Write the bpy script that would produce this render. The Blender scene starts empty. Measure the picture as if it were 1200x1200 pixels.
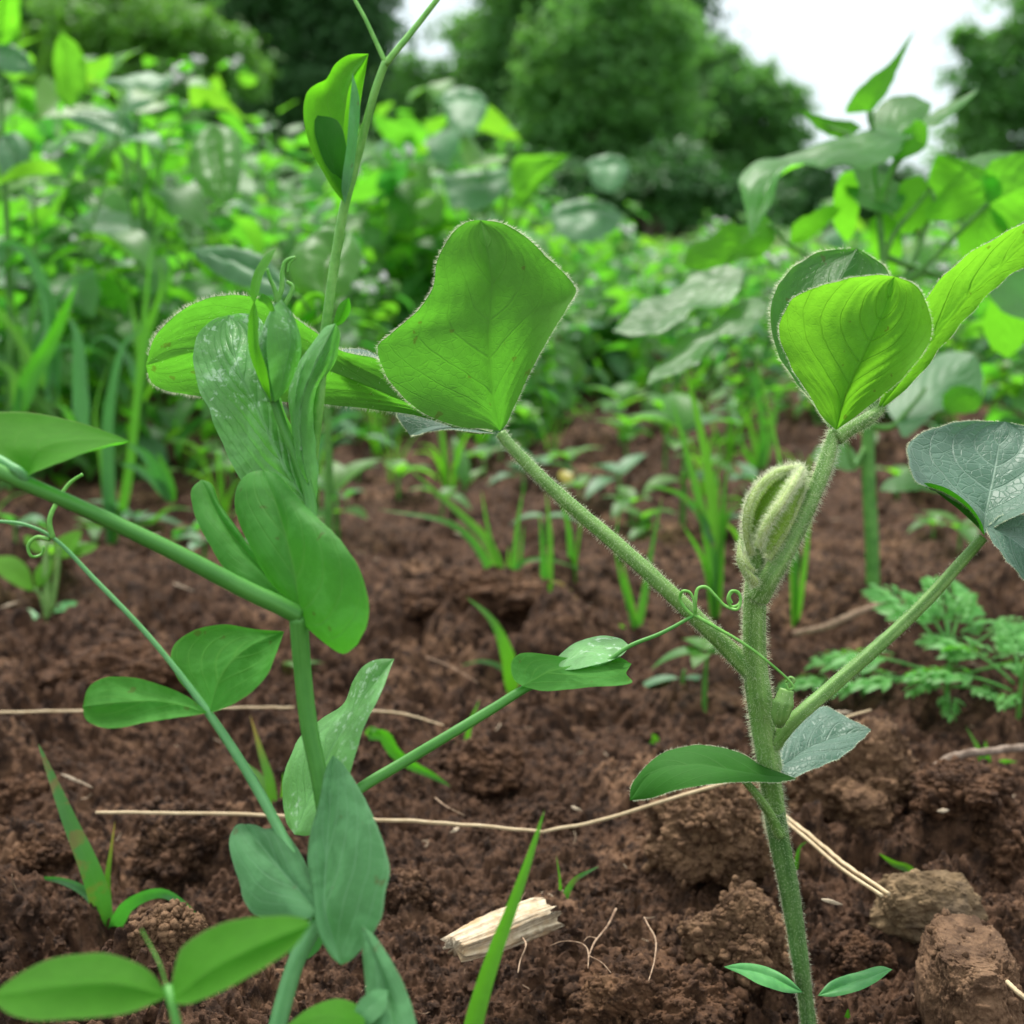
import bpy, math, random
import numpy as np

# ------------------------------------------------------------------ camera, sky, sun, exposure
SC = bpy.context.scene
COL = SC.collection
FPX = 1648.0                     # focal length in pixels of a 1200 px wide picture
PITCH = math.radians(11.5)
CAMZ = 0.160
cam_d = bpy.data.cameras.new('camera'); cam = bpy.data.objects.new('camera', cam_d); COL.objects.link(cam)
cam_d.sensor_width = 36.0; cam_d.lens = 36.0 * FPX / 1200.0
cam_d.clip_start = 0.01; cam_d.clip_end = 2000.0
cam.location = (0, 0, CAMZ); cam.rotation_euler = (math.radians(90) - PITCH, 0, 0)
cam_d.dof.use_dof = True; cam_d.dof.focus_distance = 0.277; cam_d.dof.aperture_fstop = 21.0
SC.camera = cam

SUN_EL, SUN_AZ = math.radians(62), math.radians(-18)      # high, a little left of straight ahead
world = bpy.data.worlds.new('World'); SC.world = world; world.use_nodes = True
wn = world.node_tree.nodes; wl = world.node_tree.links; wn.clear()
w_out = wn.new('ShaderNodeOutputWorld'); w_bg = wn.new('ShaderNodeBackground'); w_bg.inputs['Strength'].default_value = 0.1
w_sky = wn.new('ShaderNodeTexSky'); w_sky.sky_type = 'NISHITA'; w_sky.sun_disc = False
w_sky.sun_elevation = SUN_EL; w_sky.sun_rotation = SUN_AZ
w_tc = wn.new('ShaderNodeTexCoord'); w_no = wn.new('ShaderNodeTexNoise')
w_no.inputs['Scale'].default_value = 2.2; w_no.inputs['Detail'].default_value = 5
w_rp = wn.new('ShaderNodeValToRGB')
w_rp.color_ramp.elements[0].position = 0.25; w_rp.color_ramp.elements[0].color = (0.82,)*3 + (1,)
w_rp.color_ramp.elements[1].position = 0.60; w_rp.color_ramp.elements[1].color = (0.97,)*3 + (1,)
w_mx = wn.new('ShaderNodeMix'); w_mx.data_type = 'RGBA'
wl.new(w_tc.outputs['Generated'], w_no.inputs['Vector']); wl.new(w_no.outputs['Fac'], w_rp.inputs['Fac'])
wl.new(w_rp.outputs['Color'], w_mx.inputs['Factor']); wl.new(w_sky.outputs['Color'], w_mx.inputs['A'])
w_sp = wn.new('ShaderNodeSeparateXYZ'); w_gr = wn.new('ShaderNodeMapRange'); w_cl = wn.new('ShaderNodeMix'); w_cl.data_type = 'RGBA'
wl.new(w_tc.outputs['Generated'], w_sp.inputs[0]); wl.new(w_sp.outputs['Z'], w_gr.inputs['Value'])
wl.new(w_gr.outputs['Result'], w_cl.inputs['Factor'])     # overcast cloud: about three times brighter overhead than at the horizon
w_cl.inputs['A'].default_value = (7.4, 8.4, 8.8, 1); w_cl.inputs['B'].default_value = (15.0, 15.6, 16.0, 1)
wl.new(w_cl.outputs['Result'], w_mx.inputs['B'])
wl.new(w_mx.outputs['Result'], w_bg.inputs['Color']); wl.new(w_bg.outputs['Background'], w_out.inputs['Surface'])

sun_d = bpy.data.lights.new('sun', 'SUN'); sun_d.energy = 4.2; sun_d.angle = math.radians(13); sun_d.color = (1.0, 0.96, 0.88)
sun = bpy.data.objects.new('sun', sun_d); COL.objects.link(sun)
sun.location = (0, 0, 30)
sun.rotation_euler = (math.radians(90) - SUN_EL, 0, math.radians(180) + SUN_AZ * -1)
SC.view_settings.view_transform = 'Standard'; SC.view_settings.look = 'None'
SC.view_settings.exposure = 0.38; SC.view_settings.gamma = 1.0
SC.render.engine = 'CYCLES'
SC.cycles.use_denoising = True
SC.cycles.max_bounces = 10; SC.cycles.transmission_bounces = 8; SC.cycles.diffuse_bounces = 5

# ------------------------------------------------------------------ points
CA, SA = math.cos(PITCH), math.sin(PITCH)
CAM = np.array([0, 0, CAMZ]); FWD = np.array([0, CA, -SA]); RGT = np.array([1.0, 0, 0]); UPV = np.array([0, SA, CA])

def P(x, y, d):
    return CAM + d * (FWD + (x - 600) / FPX * RGT + (600 - y) / FPX * UPV)

def gdepth(y, z=0.0):
    """depth at which the ray through picture row y meets height z"""
    return (CAMZ - z) / (SA + (y - 600) / FPX * CA)

def G(x, y):
    return P(x, y, gdepth(y))

# ------------------------------------------------------------------ numpy noise
def _h(ix, iy, iz, s):
    n = (ix.astype(np.int64) * 374761393 + iy.astype(np.int64) * 668265263 + iz.astype(np.int64) * 1440662683 + s * 982451653) & 0xFFFFFFFF
    n = ((n ^ (n >> 13)) * 1274126177) & 0xFFFFFFFF
    n = ((n ^ (n >> 16)) * 2246822519) & 0xFFFFFFFF
    return ((n ^ (n >> 15)) & 0xFFFFFF) / float(0x1000000)

def vnoise(p, s=0):
    """smooth value noise in -1..1 of points (n,2) or (n,3)"""
    if p.shape[1] == 2:
        p = np.concatenate([p, np.zeros((len(p), 1))], 1); flat = True
    else:
        flat = False
    i = np.floor(p).astype(np.int64); f = p - i; f = f * f * f * (f * (f * 6 - 15) + 10)
    r = 0
    for dz in ((0,) if flat else (0, 1)):
        wz = 1 if flat else (f[:, 2] if dz else 1 - f[:, 2])
        for dy in (0, 1):
            wy = f[:, 1] if dy else 1 - f[:, 1]
            for dx in (0, 1):
                wx = f[:, 0] if dx else 1 - f[:, 0]
                r = r + wx * wy * wz * _h(i[:, 0] + dx, i[:, 1] + dy, i[:, 2] + dz, s)
    return r * 2 - 1

def fbm(p, o=4, s=0):
    r = 0; a = 1; t = 0
    for k in range(o):
        r = r + a * vnoise(p * 2 ** k + k * 17.3, s + k); t += a; a *= 0.5
    return r / t

def lumps(x, y, cell, s, rmin=0.30, rmax=0.72):
    """union of half-sunk balls of random size, one per cell"""
    px = x / cell; py = y / cell
    ix = np.floor(px).astype(np.int64); iy = np.floor(py).astype(np.int64); z = np.zeros_like(ix)
    best = np.zeros(len(x))
    for dx in (-1, 0, 1):
        for dy in (-1, 0, 1):
            cx = ix + dx; cy = iy + dy
            jx = cx + _h(cx, cy, z, s); jy = cy + _h(cx, cy, z, s + 1)
            r = rmin + (rmax - rmin) * _h(cx, cy, z, s + 2) ** 1.5
            sx = 0.75 + 0.5 * _h(cx, cy, z, s + 3)
            d2 = ((px - jx) * sx) ** 2 + ((py - jy) / sx) ** 2
            best = np.maximum(best, np.sqrt(np.maximum(r * r - d2, 0)) )
    return best * cell

def shards(x, y, cell, s, rmin=0.28, rmax=0.62):
    """broken angular pieces with tilted flat tops and steep sides, one per cell"""
    px = x / cell; py = y / cell
    ix = np.floor(px).astype(np.int64); iy = np.floor(py).astype(np.int64); z = np.zeros_like(ix)
    best = np.zeros(len(x))
    for dx in (-1, 0, 1):
        for dy in (-1, 0, 1):
            cx = ix + dx; cy = iy + dy
            ex = px - cx - _h(cx, cy, z, s); ey = py - cy - _h(cx, cy, z, s + 1)
            r = rmin + (rmax - rmin) * _h(cx, cy, z, s + 2) ** 1.5; th = 6.283 * _h(cx, cy, z, s + 3)
            pd = np.full(len(x), -9.0)
            for k in range(5):
                a = th + k * 1.2566 + 0.7 * _h(cx, cy, z, s + 5 + k)
                pd = np.maximum(pd, (ex * np.cos(a) + ey * np.sin(a)) * (0.8 + 0.5 * _h(cx, cy, z, s + 11 + k)))
            tl = th * 2.3
            top = r * 0.62 + (ex * np.cos(tl) + ey * np.sin(tl)) * (0.2 + 0.6 * _h(cx, cy, z, s + 4))
            best = np.maximum(best, np.minimum(top, 2.4 * (r - pd)))
    return best * cell

def ground_h(x, y, fine=True):
    x = np.atleast_1d(np.asarray(x, float)); y = np.atleast_1d(np.asarray(y, float))
    p = np.stack([x, y], 1)
    wx = x + 0.006 * fbm(p * 60, 3, 5) + 0.0012 * vnoise(p * 420, 8); wy = y + 0.006 * fbm(p * 60 + 40, 3, 6) + 0.0012 * vnoise(p * 420 + 31, 9)
    h = 0.009 * fbm(p * 9, 3, 1) + 0.006 * fbm(p * 24, 3, 2)
    m = np.clip(0.55 + 0.9 * fbm(p * 11 + 7, 2, 3), 0.1, 1)
    h = h + m * 0.80 * lumps(wx, wy, 0.034, 11) + (0.4 + 0.6 * m) * (0.38 * lumps(wx + 3, wy, 0.014, 21) + 0.85 * shards(wx, wy + 5, 0.017, 61))
    if fine:
        h = h + 1.0 * shards(wx, wy + 2, 0.0064, 31) + 0.3 * lumps(wx, wy + 7, 0.0046, 36) + 0.75 * shards(wx + 1, wy, 0.0029, 41)
        h = h + 0.0013 * fbm(p * 260, 3, 51) + 0.0009 * vnoise(p * 1100, 52)
    h = h - 0.0215
    far = np.clip((y - 1.6) / 1.5, 0, 1)
    return h * (1 - far) - 0.01 * far

# ------------------------------------------------------------------ mesh collector
class Acc:
    def __init__(self):
        self.V = []; self.U = []; self.R = []; self.F = []; self.M = []; self.n = 0
    def add(self, V, F, uv=None, mat=0, rnd=0.5):
        V = np.asarray(V, float); n = len(V)
        self.V.append(V); self.U.append(np.zeros((n, 2)) if uv is None else np.asarray(uv, float))
        self.R.append(np.full(n, rnd) if np.isscalar(rnd) else np.asarray(rnd, float))
        for f in (F if isinstance(F, (list, tuple)) else [F]):
            f = np.asarray(f, np.int64)
            self.F.append(f + self.n); self.M.append(np.full(len(f), mat, np.int32))
        self.n += n
    def mesh(self, name, mats, origin=(0, 0, 0), smooth=True):
        V = np.concatenate(self.V) - np.asarray(origin); U = np.concatenate(self.U); R = np.concatenate(self.R)
        me = bpy.data.meshes.new(name)
        me.vertices.add(len(V)); me.vertices.foreach_set('co', V.astype(np.float32).ravel())
        tot = np.concatenate([np.full(len(f), f.shape[1], np.int32) for f in self.F])
        idx = np.concatenate([f.ravel() for f in self.F]).astype(np.int32)
        start = np.concatenate([[0], np.cumsum(tot)[:-1]]).astype(np.int32)
        me.loops.add(len(idx)); me.loops.foreach_set('vertex_index', idx)
        me.polygons.add(len(tot)); me.polygons.foreach_set('loop_start', start); me.polygons.foreach_set('loop_total', tot)
        me.polygons.foreach_set('material_index', np.concatenate(self.M))
        me.polygons.foreach_set('use_smooth', np.full(len(tot), smooth))
        uvl = me.uv_layers.new(name='UVMap'); uvl.data.foreach_set('uv', U[idx].astype(np.float32).ravel())
        at = me.attributes.new('rnd', 'FLOAT', 'POINT'); at.data.foreach_set('value', R.astype(np.float32))
        for m in (mats if isinstance(mats, (list, tuple)) else [mats]):
            me.materials.append(m)
        me.update(calc_edges=True)
        return me
    def build(self, name, mats, parent=None, smooth=True, origin=None):
        """one linked mesh object; a part takes the origin of its thing"""
        if origin is None:
            origin = THING_ORIGIN.get(parent.name, (0, 0, 0)) if parent is not None else (0, 0, 0)
        o = bpy.data.objects.new(name, self.mesh(name, mats, origin, smooth)); COL.objects.link(o)
        if parent is not None:
            o.parent = parent; THING_ORIGIN[o.name] = origin
        else:
            o.location = origin
        return o

THING_ORIGIN = {}

def tag(o, label=None, cat=None, group=None, kind=None):
    if label: o['label'] = label
    if cat: o['category'] = cat
    if group: o['group'] = group
    if kind: o['kind'] = kind
    return o

def thing(name, label, cat, loc, group=None):
    o = bpy.data.objects.new(name, None); COL.objects.link(o); o.location = [float(c) for c in loc]
    o.empty_display_size = 0.02
    THING_ORIGIN[o.name] = tuple(float(c) for c in loc)
    return tag(o, label, cat, group)

def children_of(o):
    return [c for c in ALL_CHILD.get(o.name, [])]

ALL_CHILD = {}
def copy_thing(src, parts, loc, rotz=0.0, scale=1.0, label=None, group=None, tilt=0.0):
    r = src.copy(); COL.objects.link(r); r.location = loc; r.rotation_euler = (tilt, 0, rotz); r.scale = (scale,) * 3
    if label: r['label'] = label
    if group: r['group'] = group
    for ch in parts:
        c = ch.copy(); COL.objects.link(c); c.parent = r
    return r

# ------------------------------------------------------------------ curves, tubes, leaves, hairs
def catmull(pts, n):
    pts = np.asarray(pts, float)
    if len(pts) == 2:
        t = np.linspace(0, 1, n)[:, None]; return pts[0] * (1 - t) + pts[1] * t
    d = np.sqrt(np.maximum(np.linalg.norm(np.diff(pts, axis=0), axis=1), 1e-9)); k = np.concatenate([[0], np.cumsum(d)])
    Q = np.concatenate([[2 * pts[0] - pts[1]], pts, [2 * pts[-1] - pts[-2]]]); K = np.concatenate([[-d[0]], k, [k[-1] + d[-1]]])
    L = np.concatenate([[0], np.cumsum(np.linalg.norm(np.diff(pts, axis=0), axis=1))])
    u = np.interp(np.linspace(0, L[-1], n), L, k)
    out = np.zeros((n, pts.shape[1]))
    for j, t in enumerate(u):
        i = min(max(int(np.searchsorted(k, t, 'right')) - 1, 0), len(pts) - 2)
        p0, p1, p2, p3 = Q[i:i + 4]; t0, t1, t2, t3 = K[i:i + 4]
        a1 = (t1 - t) / (t1 - t0) * p0 + (t - t0) / (t1 - t0) * p1
        a2 = (t2 - t) / (t2 - t1) * p1 + (t - t1) / (t2 - t1) * p2
        a3 = (t3 - t) / (t3 - t2) * p2 + (t - t2) / (t3 - t2) * p3
        b1 = (t2 - t) / (t2 - t0) * a1 + (t - t0) / (t2 - t0) * a2
        b2 = (t3 - t) / (t3 - t1) * a2 + (t - t1) / (t3 - t1) * a3
        out[j] = (t2 - t) / (t2 - t1) * b1 + (t - t1) / (t2 - t1) * b2
    return out

def norm(a):
    return a / np.maximum(np.linalg.norm(a, axis=-1, keepdims=True), 1e-12)

def grid_faces(nu, nv, wrap=False):
    a = np.arange(nu - 1)[:, None]; b = np.arange(nv if wrap else nv - 1)[None, :]; b2 = (b + 1) % nv
    return np.stack([(a * nv + b), (a * nv + b2), ((a + 1) * nv + b2), ((a + 1) * nv + b)], -1).reshape(-1, 4)

def add_tube(acc, pts, radii, n=None, seg=12, mat=0, rough=0.0, seed=0, cap=True, flat=1.0, ribs=0.0, nrib=5):
    """tapered tube through 3-D points; returns centre line, radii, and the surface points and normals"""
    n = n or max(8, len(pts) * 8)
    C = catmull(pts, n); R = np.interp(np.linspace(0, 1, n), np.linspace(0, 1, len(radii)), radii)
    T = norm(np.gradient(C, axis=0)); ref = np.array([0, 0, 1.0]) if abs(T[0][2]) < 0.9 else np.array([1.0, 0, 0])
    A = np.zeros_like(C); a = norm(ref - T[0] * ref.dot(T[0]))
    for i in range(n):
        a = norm(a - T[i] * a.dot(T[i])); A[i] = a
    B = np.cross(T, A)
    th = np.linspace(0, 2 * math.pi, seg, endpoint=False)
    rr = R[:, None] * (1 + ribs * np.cos(nrib * th)[None, :])
    if rough:
        pp = np.stack([np.repeat(np.arange(n) * 0.35, seg), np.tile(np.cos(th), n), np.tile(np.sin(th), n)], 1)
        rr = rr * (1 + rough * fbm(pp, 2, seed).reshape(n, seg))
    N = np.cos(th)[None, :, None] * A[:, None, :] + flat * np.sin(th)[None, :, None] * B[:, None, :]
    V = C[:, None, :] + rr[:, :, None] * N
    uv = np.stack(np.broadcast_arrays(np.linspace(0, 1, n)[:, None], th[None, :] / 6.2832), -1).reshape(-1, 2)
    F = [grid_faces(n, seg, True)]
    Vf = V.reshape(-1, 3)
    if cap:
        Vf = np.concatenate([Vf, C[:1], C[-1:]]); uv = np.concatenate([uv, [[0, .5], [1, .5]]])
        k = np.arange(seg); k2 = (k + 1) % seg; e = (n - 1) * seg
        F.append(np.concatenate([np.stack([k2, k, np.full(seg, n * seg)], 1), np.stack([e + k, e + k2, np.full(seg, n * seg + 1)], 1)]))
    acc.add(Vf, F, uv, mat)
    return C, R, V.reshape(-1, 3), norm(N).reshape(-1, 3)

def add_hairs(acc, base, dirs, length, r=0.00003, mat=1, seed=0, jitter=0.35, droop=0.0):
    rg = np.random.default_rng(seed); n = len(base)
    d = norm(dirs + jitter * rg.normal(size=(n, 3)))
    L = (length * rg.uniform(0.45, 1.15, n))[:, None]
    s = norm(np.cross(d, rg.normal(size=(n, 3)))); t = np.cross(d, s)
    ring = [s, -0.5 * s + 0.866 * t, -0.5 * s - 0.866 * t]
    bend = L * 0.25 * norm(rg.normal(size=(n, 3))) + np.array([0, 0, -droop]) * L
    V = np.stack([base + r * q for q in ring] + [base + d * L * 0.55 + 0.7 * r * q + bend * 0.25 for q in ring] + [base + d * L + bend], 1)
    k = np.arange(n)[:, None] * 7
    q = np.concatenate([k + np.array([[a, (a + 1) % 3, 3 + (a + 1) % 3, 3 + a]]) for a in range(3)])
    t3 = np.concatenate([k + np.array([[3 + a, 3 + (a + 1) % 3, 6]]) for a in range(3)])
    acc.add(V.reshape(-1, 3), [q, t3], None, mat)

def add_leaf(acc, mid, left, right, d, tilt=(0, 0), fold=0.0, cup=0.0, wav=0.0003, under=False, nu=44, nv=13, mat=0, seed=1,
             hair=0.0, hair_mat=1, ref=None, quilt=0.0, nvein=6, slope=0.55, facehair=0.0, edge=0.0, rnd=0.5, jag=0.018):
    """leaf blade lofted between two margins and a midrib given as (x, y[, mm]) sights at depth d"""
    rx, ry = ref if ref else mid[0][:2]
    def w(pl, f):
        out = []
        for p in pl:
            dd = (p[2] if len(p) > 2 else 0.0) + tilt[0] * (p[0] - rx) + tilt[1] * (p[1] - ry) + f
            out.append(P(p[0], p[1], d + dd / 1000.0))
        return np.array(out)
    left = [mid[0]] + list(left) + [mid[-1]]; right = [mid[0]] + list(right) + [mid[-1]]
    M = catmull(w(mid, 0), nu); Lm = w(left, fold); Rm = w(right, fold)
    Lm[0] = Rm[0] = M[0]; Lm[-1] = Rm[-1] = M[-1]
    Lc = catmull(Lm, nu); Rc = catmull(Rm, nu)
    if jag:
        for Q, sd in ((Lc, 0), (Rc, 50)):
            jj = vnoise(np.stack([np.linspace(0, 13, nu) + seed * 3.3, np.full(nu, sd + .5)], 1), seed) + .6 * vnoise(np.stack([np.linspace(0, 36, nu) + seed, np.full(nu, sd + 9.5)], 1), seed)
            Q += (Q - M) * (jag * jj * np.minimum(1, 8 * np.minimum(np.linspace(0, 1, nu), 1 - np.linspace(0, 1, nu))))[:, None]
    v = np.linspace(-1, 1, 2 * nv + 1); a = np.abs(v)
    side = np.where((v < 0)[None, :, None], Lc[:, None, :], Rc[:, None, :])
    V = M[:, None, :] * (1 - a)[None, :, None] + side * a[None, :, None]
    N = norm(np.cross(np.gradient(M, axis=0), Rc - Lc + 1e-9))
    N = N * np.sign((N * (CAM - M)).sum(1).mean())            # towards the viewer's side
    u = np.linspace(0, 1, nu)
    hgt = cup * (4 * a * (1 - a))[None, :] * np.sin(np.pi * u)[:, None] ** 0.7
    sp = np.stack([V[..., 0].ravel() * 70, V[..., 1].ravel() * 70, V[..., 2].ravel() * 70], 1) + seed * 7.7
    env = np.minimum(1, 6 * np.minimum(u, 1 - u))[:, None]
    hgt = hgt + wav * 2.2 * fbm(sp, 3, seed).reshape(nu, -1) * env
    if quilt:
        t = (u[:, None] - slope * a[None, :] * (0.6 + 0.4 * a[None, :])) * nvein
        fr = np.abs(t - np.round(t)) ; dist = np.minimum(fr / nvein / (0.5 + slope), a[None, :] * 0.9)
        hgt = hgt - (1 if not under else -1) * quilt * np.exp(-(dist / 0.035) ** 2) * env
    if edge:
        hgt = hgt + edge * (a[None, :] ** 6) * np.sin(u * 23 + seed)[:, None] * env
    V = V + hgt[..., None] * N[:, None, :]
    F = grid_faces(nu, 2 * nv + 1)
    p = V.reshape(-1, 3); fn = np.cross(p[F[:, 1]] - p[F[:, 0]], p[F[:, 3]] - p[F[:, 0]]).sum(0)
    facing = fn.dot(CAM - p.mean(0)) > 0
    if facing == under:
        F = F[:, ::-1]
    uv = np.stack(np.broadcast_arrays(u[:, None], (v * 0.5 + 0.5)[None, :]), -1).reshape(-1, 2)
    acc.add(p, F, uv, mat, rnd)
    if hair:
        rg = np.random.default_rng(seed + 3)
        for c, sgn in ((0, -1), (2 * nv, 1)):
            E = V[:, c]; out = norm(E - M) ; k = int(np.linalg.norm(np.diff(E, axis=0), axis=1).sum() / 0.00009)
            q = rg.uniform(0.02, 0.98, k) * (nu - 1); i = q.astype(int); f = (q - i)[:, None]
            b = E[i] * (1 - f) + E[np.minimum(i + 1, nu - 1)] * f
            add_hairs(acc, b, out[i] + 0.4 * N[i] * rg.normal(size=(k, 1)), hair * 1.15, 0.000024, hair_mat, seed, 0.3)
    if facehair and hair >= 0.0009:
        rg = np.random.default_rng(seed + 9); k = int(facehair)
        i = rg.integers(1, nu - 1, k); j = rg.integers(1, 2 * nv, k)
        b = V[i, j] + (V[i + 1 - 1, j] - V[i - 1, j]) * rg.uniform(-.5, .5, (k, 1)) + (V[i, j] - V[i, j - 1]) * rg.uniform(-.5, .5, (k, 1))
        add_hairs(acc, b, N[i], 0.0007, 0.00002, hair_mat, seed + 1, 0.6)
    return V

def px_line(pts, d):
    """sights (x, y[, mm]) to points at depth d"""
    return np.array([P(p[0], p[1], d + (p[2] if len(p) > 2 else 0) / 1000.0) for p in pts])

# ------------------------------------------------------------------ materials
class NT:
    def __init__(self, name):
        self.m = bpy.data.materials.new(name); self.m.use_nodes = True
        self.t = self.m.node_tree; self.t.nodes.clear(); self.out = self.t.nodes.new('ShaderNodeOutputMaterial')
    def n(self, typ, **kw):
        o = self.t.nodes.new(typ)
        for k, v in kw.items():
            if k.startswith('i_'):
                o.inputs[k[2:].replace('_', ' ')].default_value = v
            else:
                setattr(o, k, v)
        return o
    def l(self, a, b): self.t.links.new(a, b)
    def put(self, sock, v):
        if hasattr(v, 'is_linked') or hasattr(v, 'links'): self.l(v, sock)
        else: sock.default_value = v
    def math(self, op, a, b=None, c=None, clamp=False):
        o = self.n('ShaderNodeMath', operation=op, use_clamp=clamp)
        for s, v in zip(o.inputs, (a, b, c)):
            if v is not None: self.put(s, v)
        return o.outputs[0]
    def mix(self, f, a, b, blend='MIX'):
        o = self.n('ShaderNodeMix', data_type='RGBA', blend_type=blend)
        self.put(o.inputs['Factor'], f)
        for s, v in ((o.inputs['A'], a), (o.inputs['B'], b)):
            self.put(s, (tuple(v) + (1,)) if isinstance(v, (tuple, list)) and len(v) == 3 else v)
        return o.outputs['Result']
    def smooth(self, x, a, b):
        o = self.n('ShaderNodeMapRange', interpolation_type='SMOOTHSTEP')
        self.put(o.inputs['Value'], x); o.inputs['From Min'].default_value = a; o.inputs['From Max'].default_value = b
        return o.outputs['Result']
    def noise(self, vec, scale, detail=4, rough=0.55, dist=0.0):
        o = self.n('ShaderNodeTexNoise'); o.inputs['Scale'].default_value = scale; o.inputs['Detail'].default_value = detail
        o.inputs['Roughness'].default_value = rough; o.inputs['Distortion'].default_value = dist
        if vec is not None: self.l(vec, o.inputs['Vector'])
        return o.outputs['Fac']

def leaf_mat(name, top, under, trans, vein=0.4, nvein=6, slope=0.55, net=0.5, rough=0.42, tf=0.45, spec=0.5, veincol=(0.25, 0.36, 0.12),
             blotch=0.0, blotchcol=(0.45, 0.55, 0.45), hue=0.0, bump=0.25, wax=0.0, stain=None, edgecol=None, netscale=34.0, vw=1.0, mottle=0.0, speck=0.0):
    """two-sided leaf: glossier upper skin, matt underside, light let through; veins follow the blade's own length and width"""
    t = NT(name)
    uv = t.n('ShaderNodeUVMap').outputs[0]; sp = t.n('ShaderNodeSeparateXYZ'); t.l(uv, sp.inputs[0])
    pos = t.n('ShaderNodeTexCoord').outputs['Object']
    wob = t.math('MULTIPLY', t.math('SUBTRACT', t.noise(pos, 220, 2), 0.5), 0.03)
    u = t.math('ADD', sp.outputs[0], wob)
    a = t.math('ABSOLUTE', t.math('MULTIPLY_ADD', sp.outputs[1], 2.0, -1.0))
    bend = t.math('MULTIPLY', t.math('MULTIPLY', a, slope), t.math('MULTIPLY_ADD', a, 0.4, 0.6))
    ph = t.math('MULTIPLY', t.math('SUBTRACT', u, bend), float(nvein))
    fr = t.math('ABSOLUTE', t.math('SUBTRACT', ph, t.math('ROUND', ph)))
    thin = t.math('MULTIPLY_ADD', a, -0.045 * vw, 0.075 * vw)
    sec = t.math('SUBTRACT', 1.0, t.math('DIVIDE', fr, thin), clamp=True)
    midw = t.math('MULTIPLY_ADD', sp.outputs[0], -0.032 * vw, 0.045 * vw)
    mid = t.math('SUBTRACT', 1.0, t.math('DIVIDE', a, midw), clamp=True)
    vor = t.n('ShaderNodeTexVoronoi', feature='DISTANCE_TO_EDGE'); vor.inputs['Scale'].default_value = netscale
    cmb = t.n('ShaderNodeCombineXYZ'); t.l(u, cmb.inputs[0]); t.l(t.math('MULTIPLY', sp.outputs[1], 0.75), cmb.inputs[1]); t.l(cmb.outputs[0], vor.inputs['Vector'])
    netv = t.math('MULTIPLY', t.math('SUBTRACT', 1.0, t.smooth(vor.outputs['Distance'], 0.0, 0.09)), net * 0.45)
    veins = t.math('MAXIMUM', t.math('MAXIMUM', t.math('MULTIPLY', sec, 0.8), mid), netv)
    big = t.noise(pos, 45, 3); fine = t.noise(pos, 600, 3)
    rnd = t.n('ShaderNodeAttribute', attribute_name='rnd').outputs['Fac']
    var = t.math('ADD', t.math('MULTIPLY_ADD', big, 0.6, 0.55), t.math('MULTIPLY_ADD', fine, 0.25, 0.02))
    back = t.n('ShaderNodeNewGeometry').outputs['Backfacing']
    base = t.mix(back, top, under)
    if hue:
        base = t.mix(t.math('MULTIPLY', rnd, hue), base, (0.12, 0.25, 0.022))
    base = t.mix(1.0, base, t.n_rgb(var), 'MULTIPLY')
    if mottle:
        mt = t.math('MULTIPLY', t.smooth(t.noise(pos, 130, 5, 0.65, 0.5), 0.44, 0.60), mottle)
        base = t.mix(mt, base, tuple(min(1, c * 1.55 + .02) for c in top))
    if speck:
        sk = t.math('MULTIPLY', t.smooth(t.noise(pos, 330, 2, 0.5), 0.69, 0.73), speck)
        base = t.mix(sk, base, (0.11, 0.085, 0.025))
    if blotch:
        bl = t.math('MULTIPLY', t.smooth(t.noise(pos, 620, 4, 0.6, 0.3), 0.55, 0.64), t.smooth(t.noise(pos, 60, 2), 0.46, 0.60))
        base = t.mix(t.math('MULTIPLY', bl, blotch), base, blotchcol)
    if stain:
        st = t.math('MULTIPLY', t.smooth(t.noise(pos, 170, 4), 0.5, 0.62), stain[3])
        base = t.mix(st, base, stain[:3])
    if edgecol:
        base = t.mix(t.smooth(sp.outputs[0], edgecol[3], 1.0), base, edgecol[:3])
    base = t.mix(t.math('MULTIPLY', t.smooth(a, 0.955, 0.99), 0.45), base, veincol)      # pale thin margin
    base = t.mix(t.math('MULTIPLY', veins, vein), base, veincol)
    tr = t.mix(t.math('MULTIPLY', veins, vein * 0.75), trans, tuple(c * 0.55 for c in trans))
    if hue:
        tr = t.mix(t.math('MULTIPLY', rnd, hue), tr, (0.34, 0.68, 0.03))
    tr = t.mix(1.0, tr, t.n_rgb(var), 'MULTIPLY')
    if speck: tr = t.mix(sk, tr, (0.10, 0.07, 0.01))
    bmp = t.n('ShaderNodeBump'); bmp.inputs['Strength'].default_value = bump; bmp.inputs['Distance'].default_value = 0.0006
    t.l(t.math('ADD', t.math('MULTIPLY', veins, -1.0), t.math('MULTIPLY', fine, 0.5)), bmp.inputs['Height'])
    pr = t.n('ShaderNodeBsdfPrincipled'); t.l(base, pr.inputs['Base Color']); t.l(bmp.outputs[0], pr.inputs['Normal'])
    t.l(t.math('MULTIPLY_ADD', back, 0.22, rough), pr.inputs['Roughness'])
    t.l(t.math('MULTIPLY_ADD', back, -spec * 0.55, spec), pr.inputs['Specular IOR Level'])
    if wax:
        pr.inputs['Sheen Weight'].default_value = wax; pr.inputs['Sheen Roughness'].default_value = 0.5
    tb = t.n('ShaderNodeBsdfTranslucent'); t.l(tr, tb.inputs['Color']); t.l(bmp.outputs[0], tb.inputs['Normal'])
    ms = t.n('ShaderNodeMixShader'); ms.inputs[0].default_value = tf
    t.l(pr.outputs[0], ms.inputs[1]); t.l(tb.outputs[0], ms.inputs[2]); t.l(ms.outputs[0], t.out.inputs[0])
    return t.m

def _n_rgb(self, v):
    c = self.n('ShaderNodeCombineColor')
    for s in c.inputs: self.l(v, s)
    return c.outputs[0]
NT.n_rgb = _n_rgb

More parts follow.
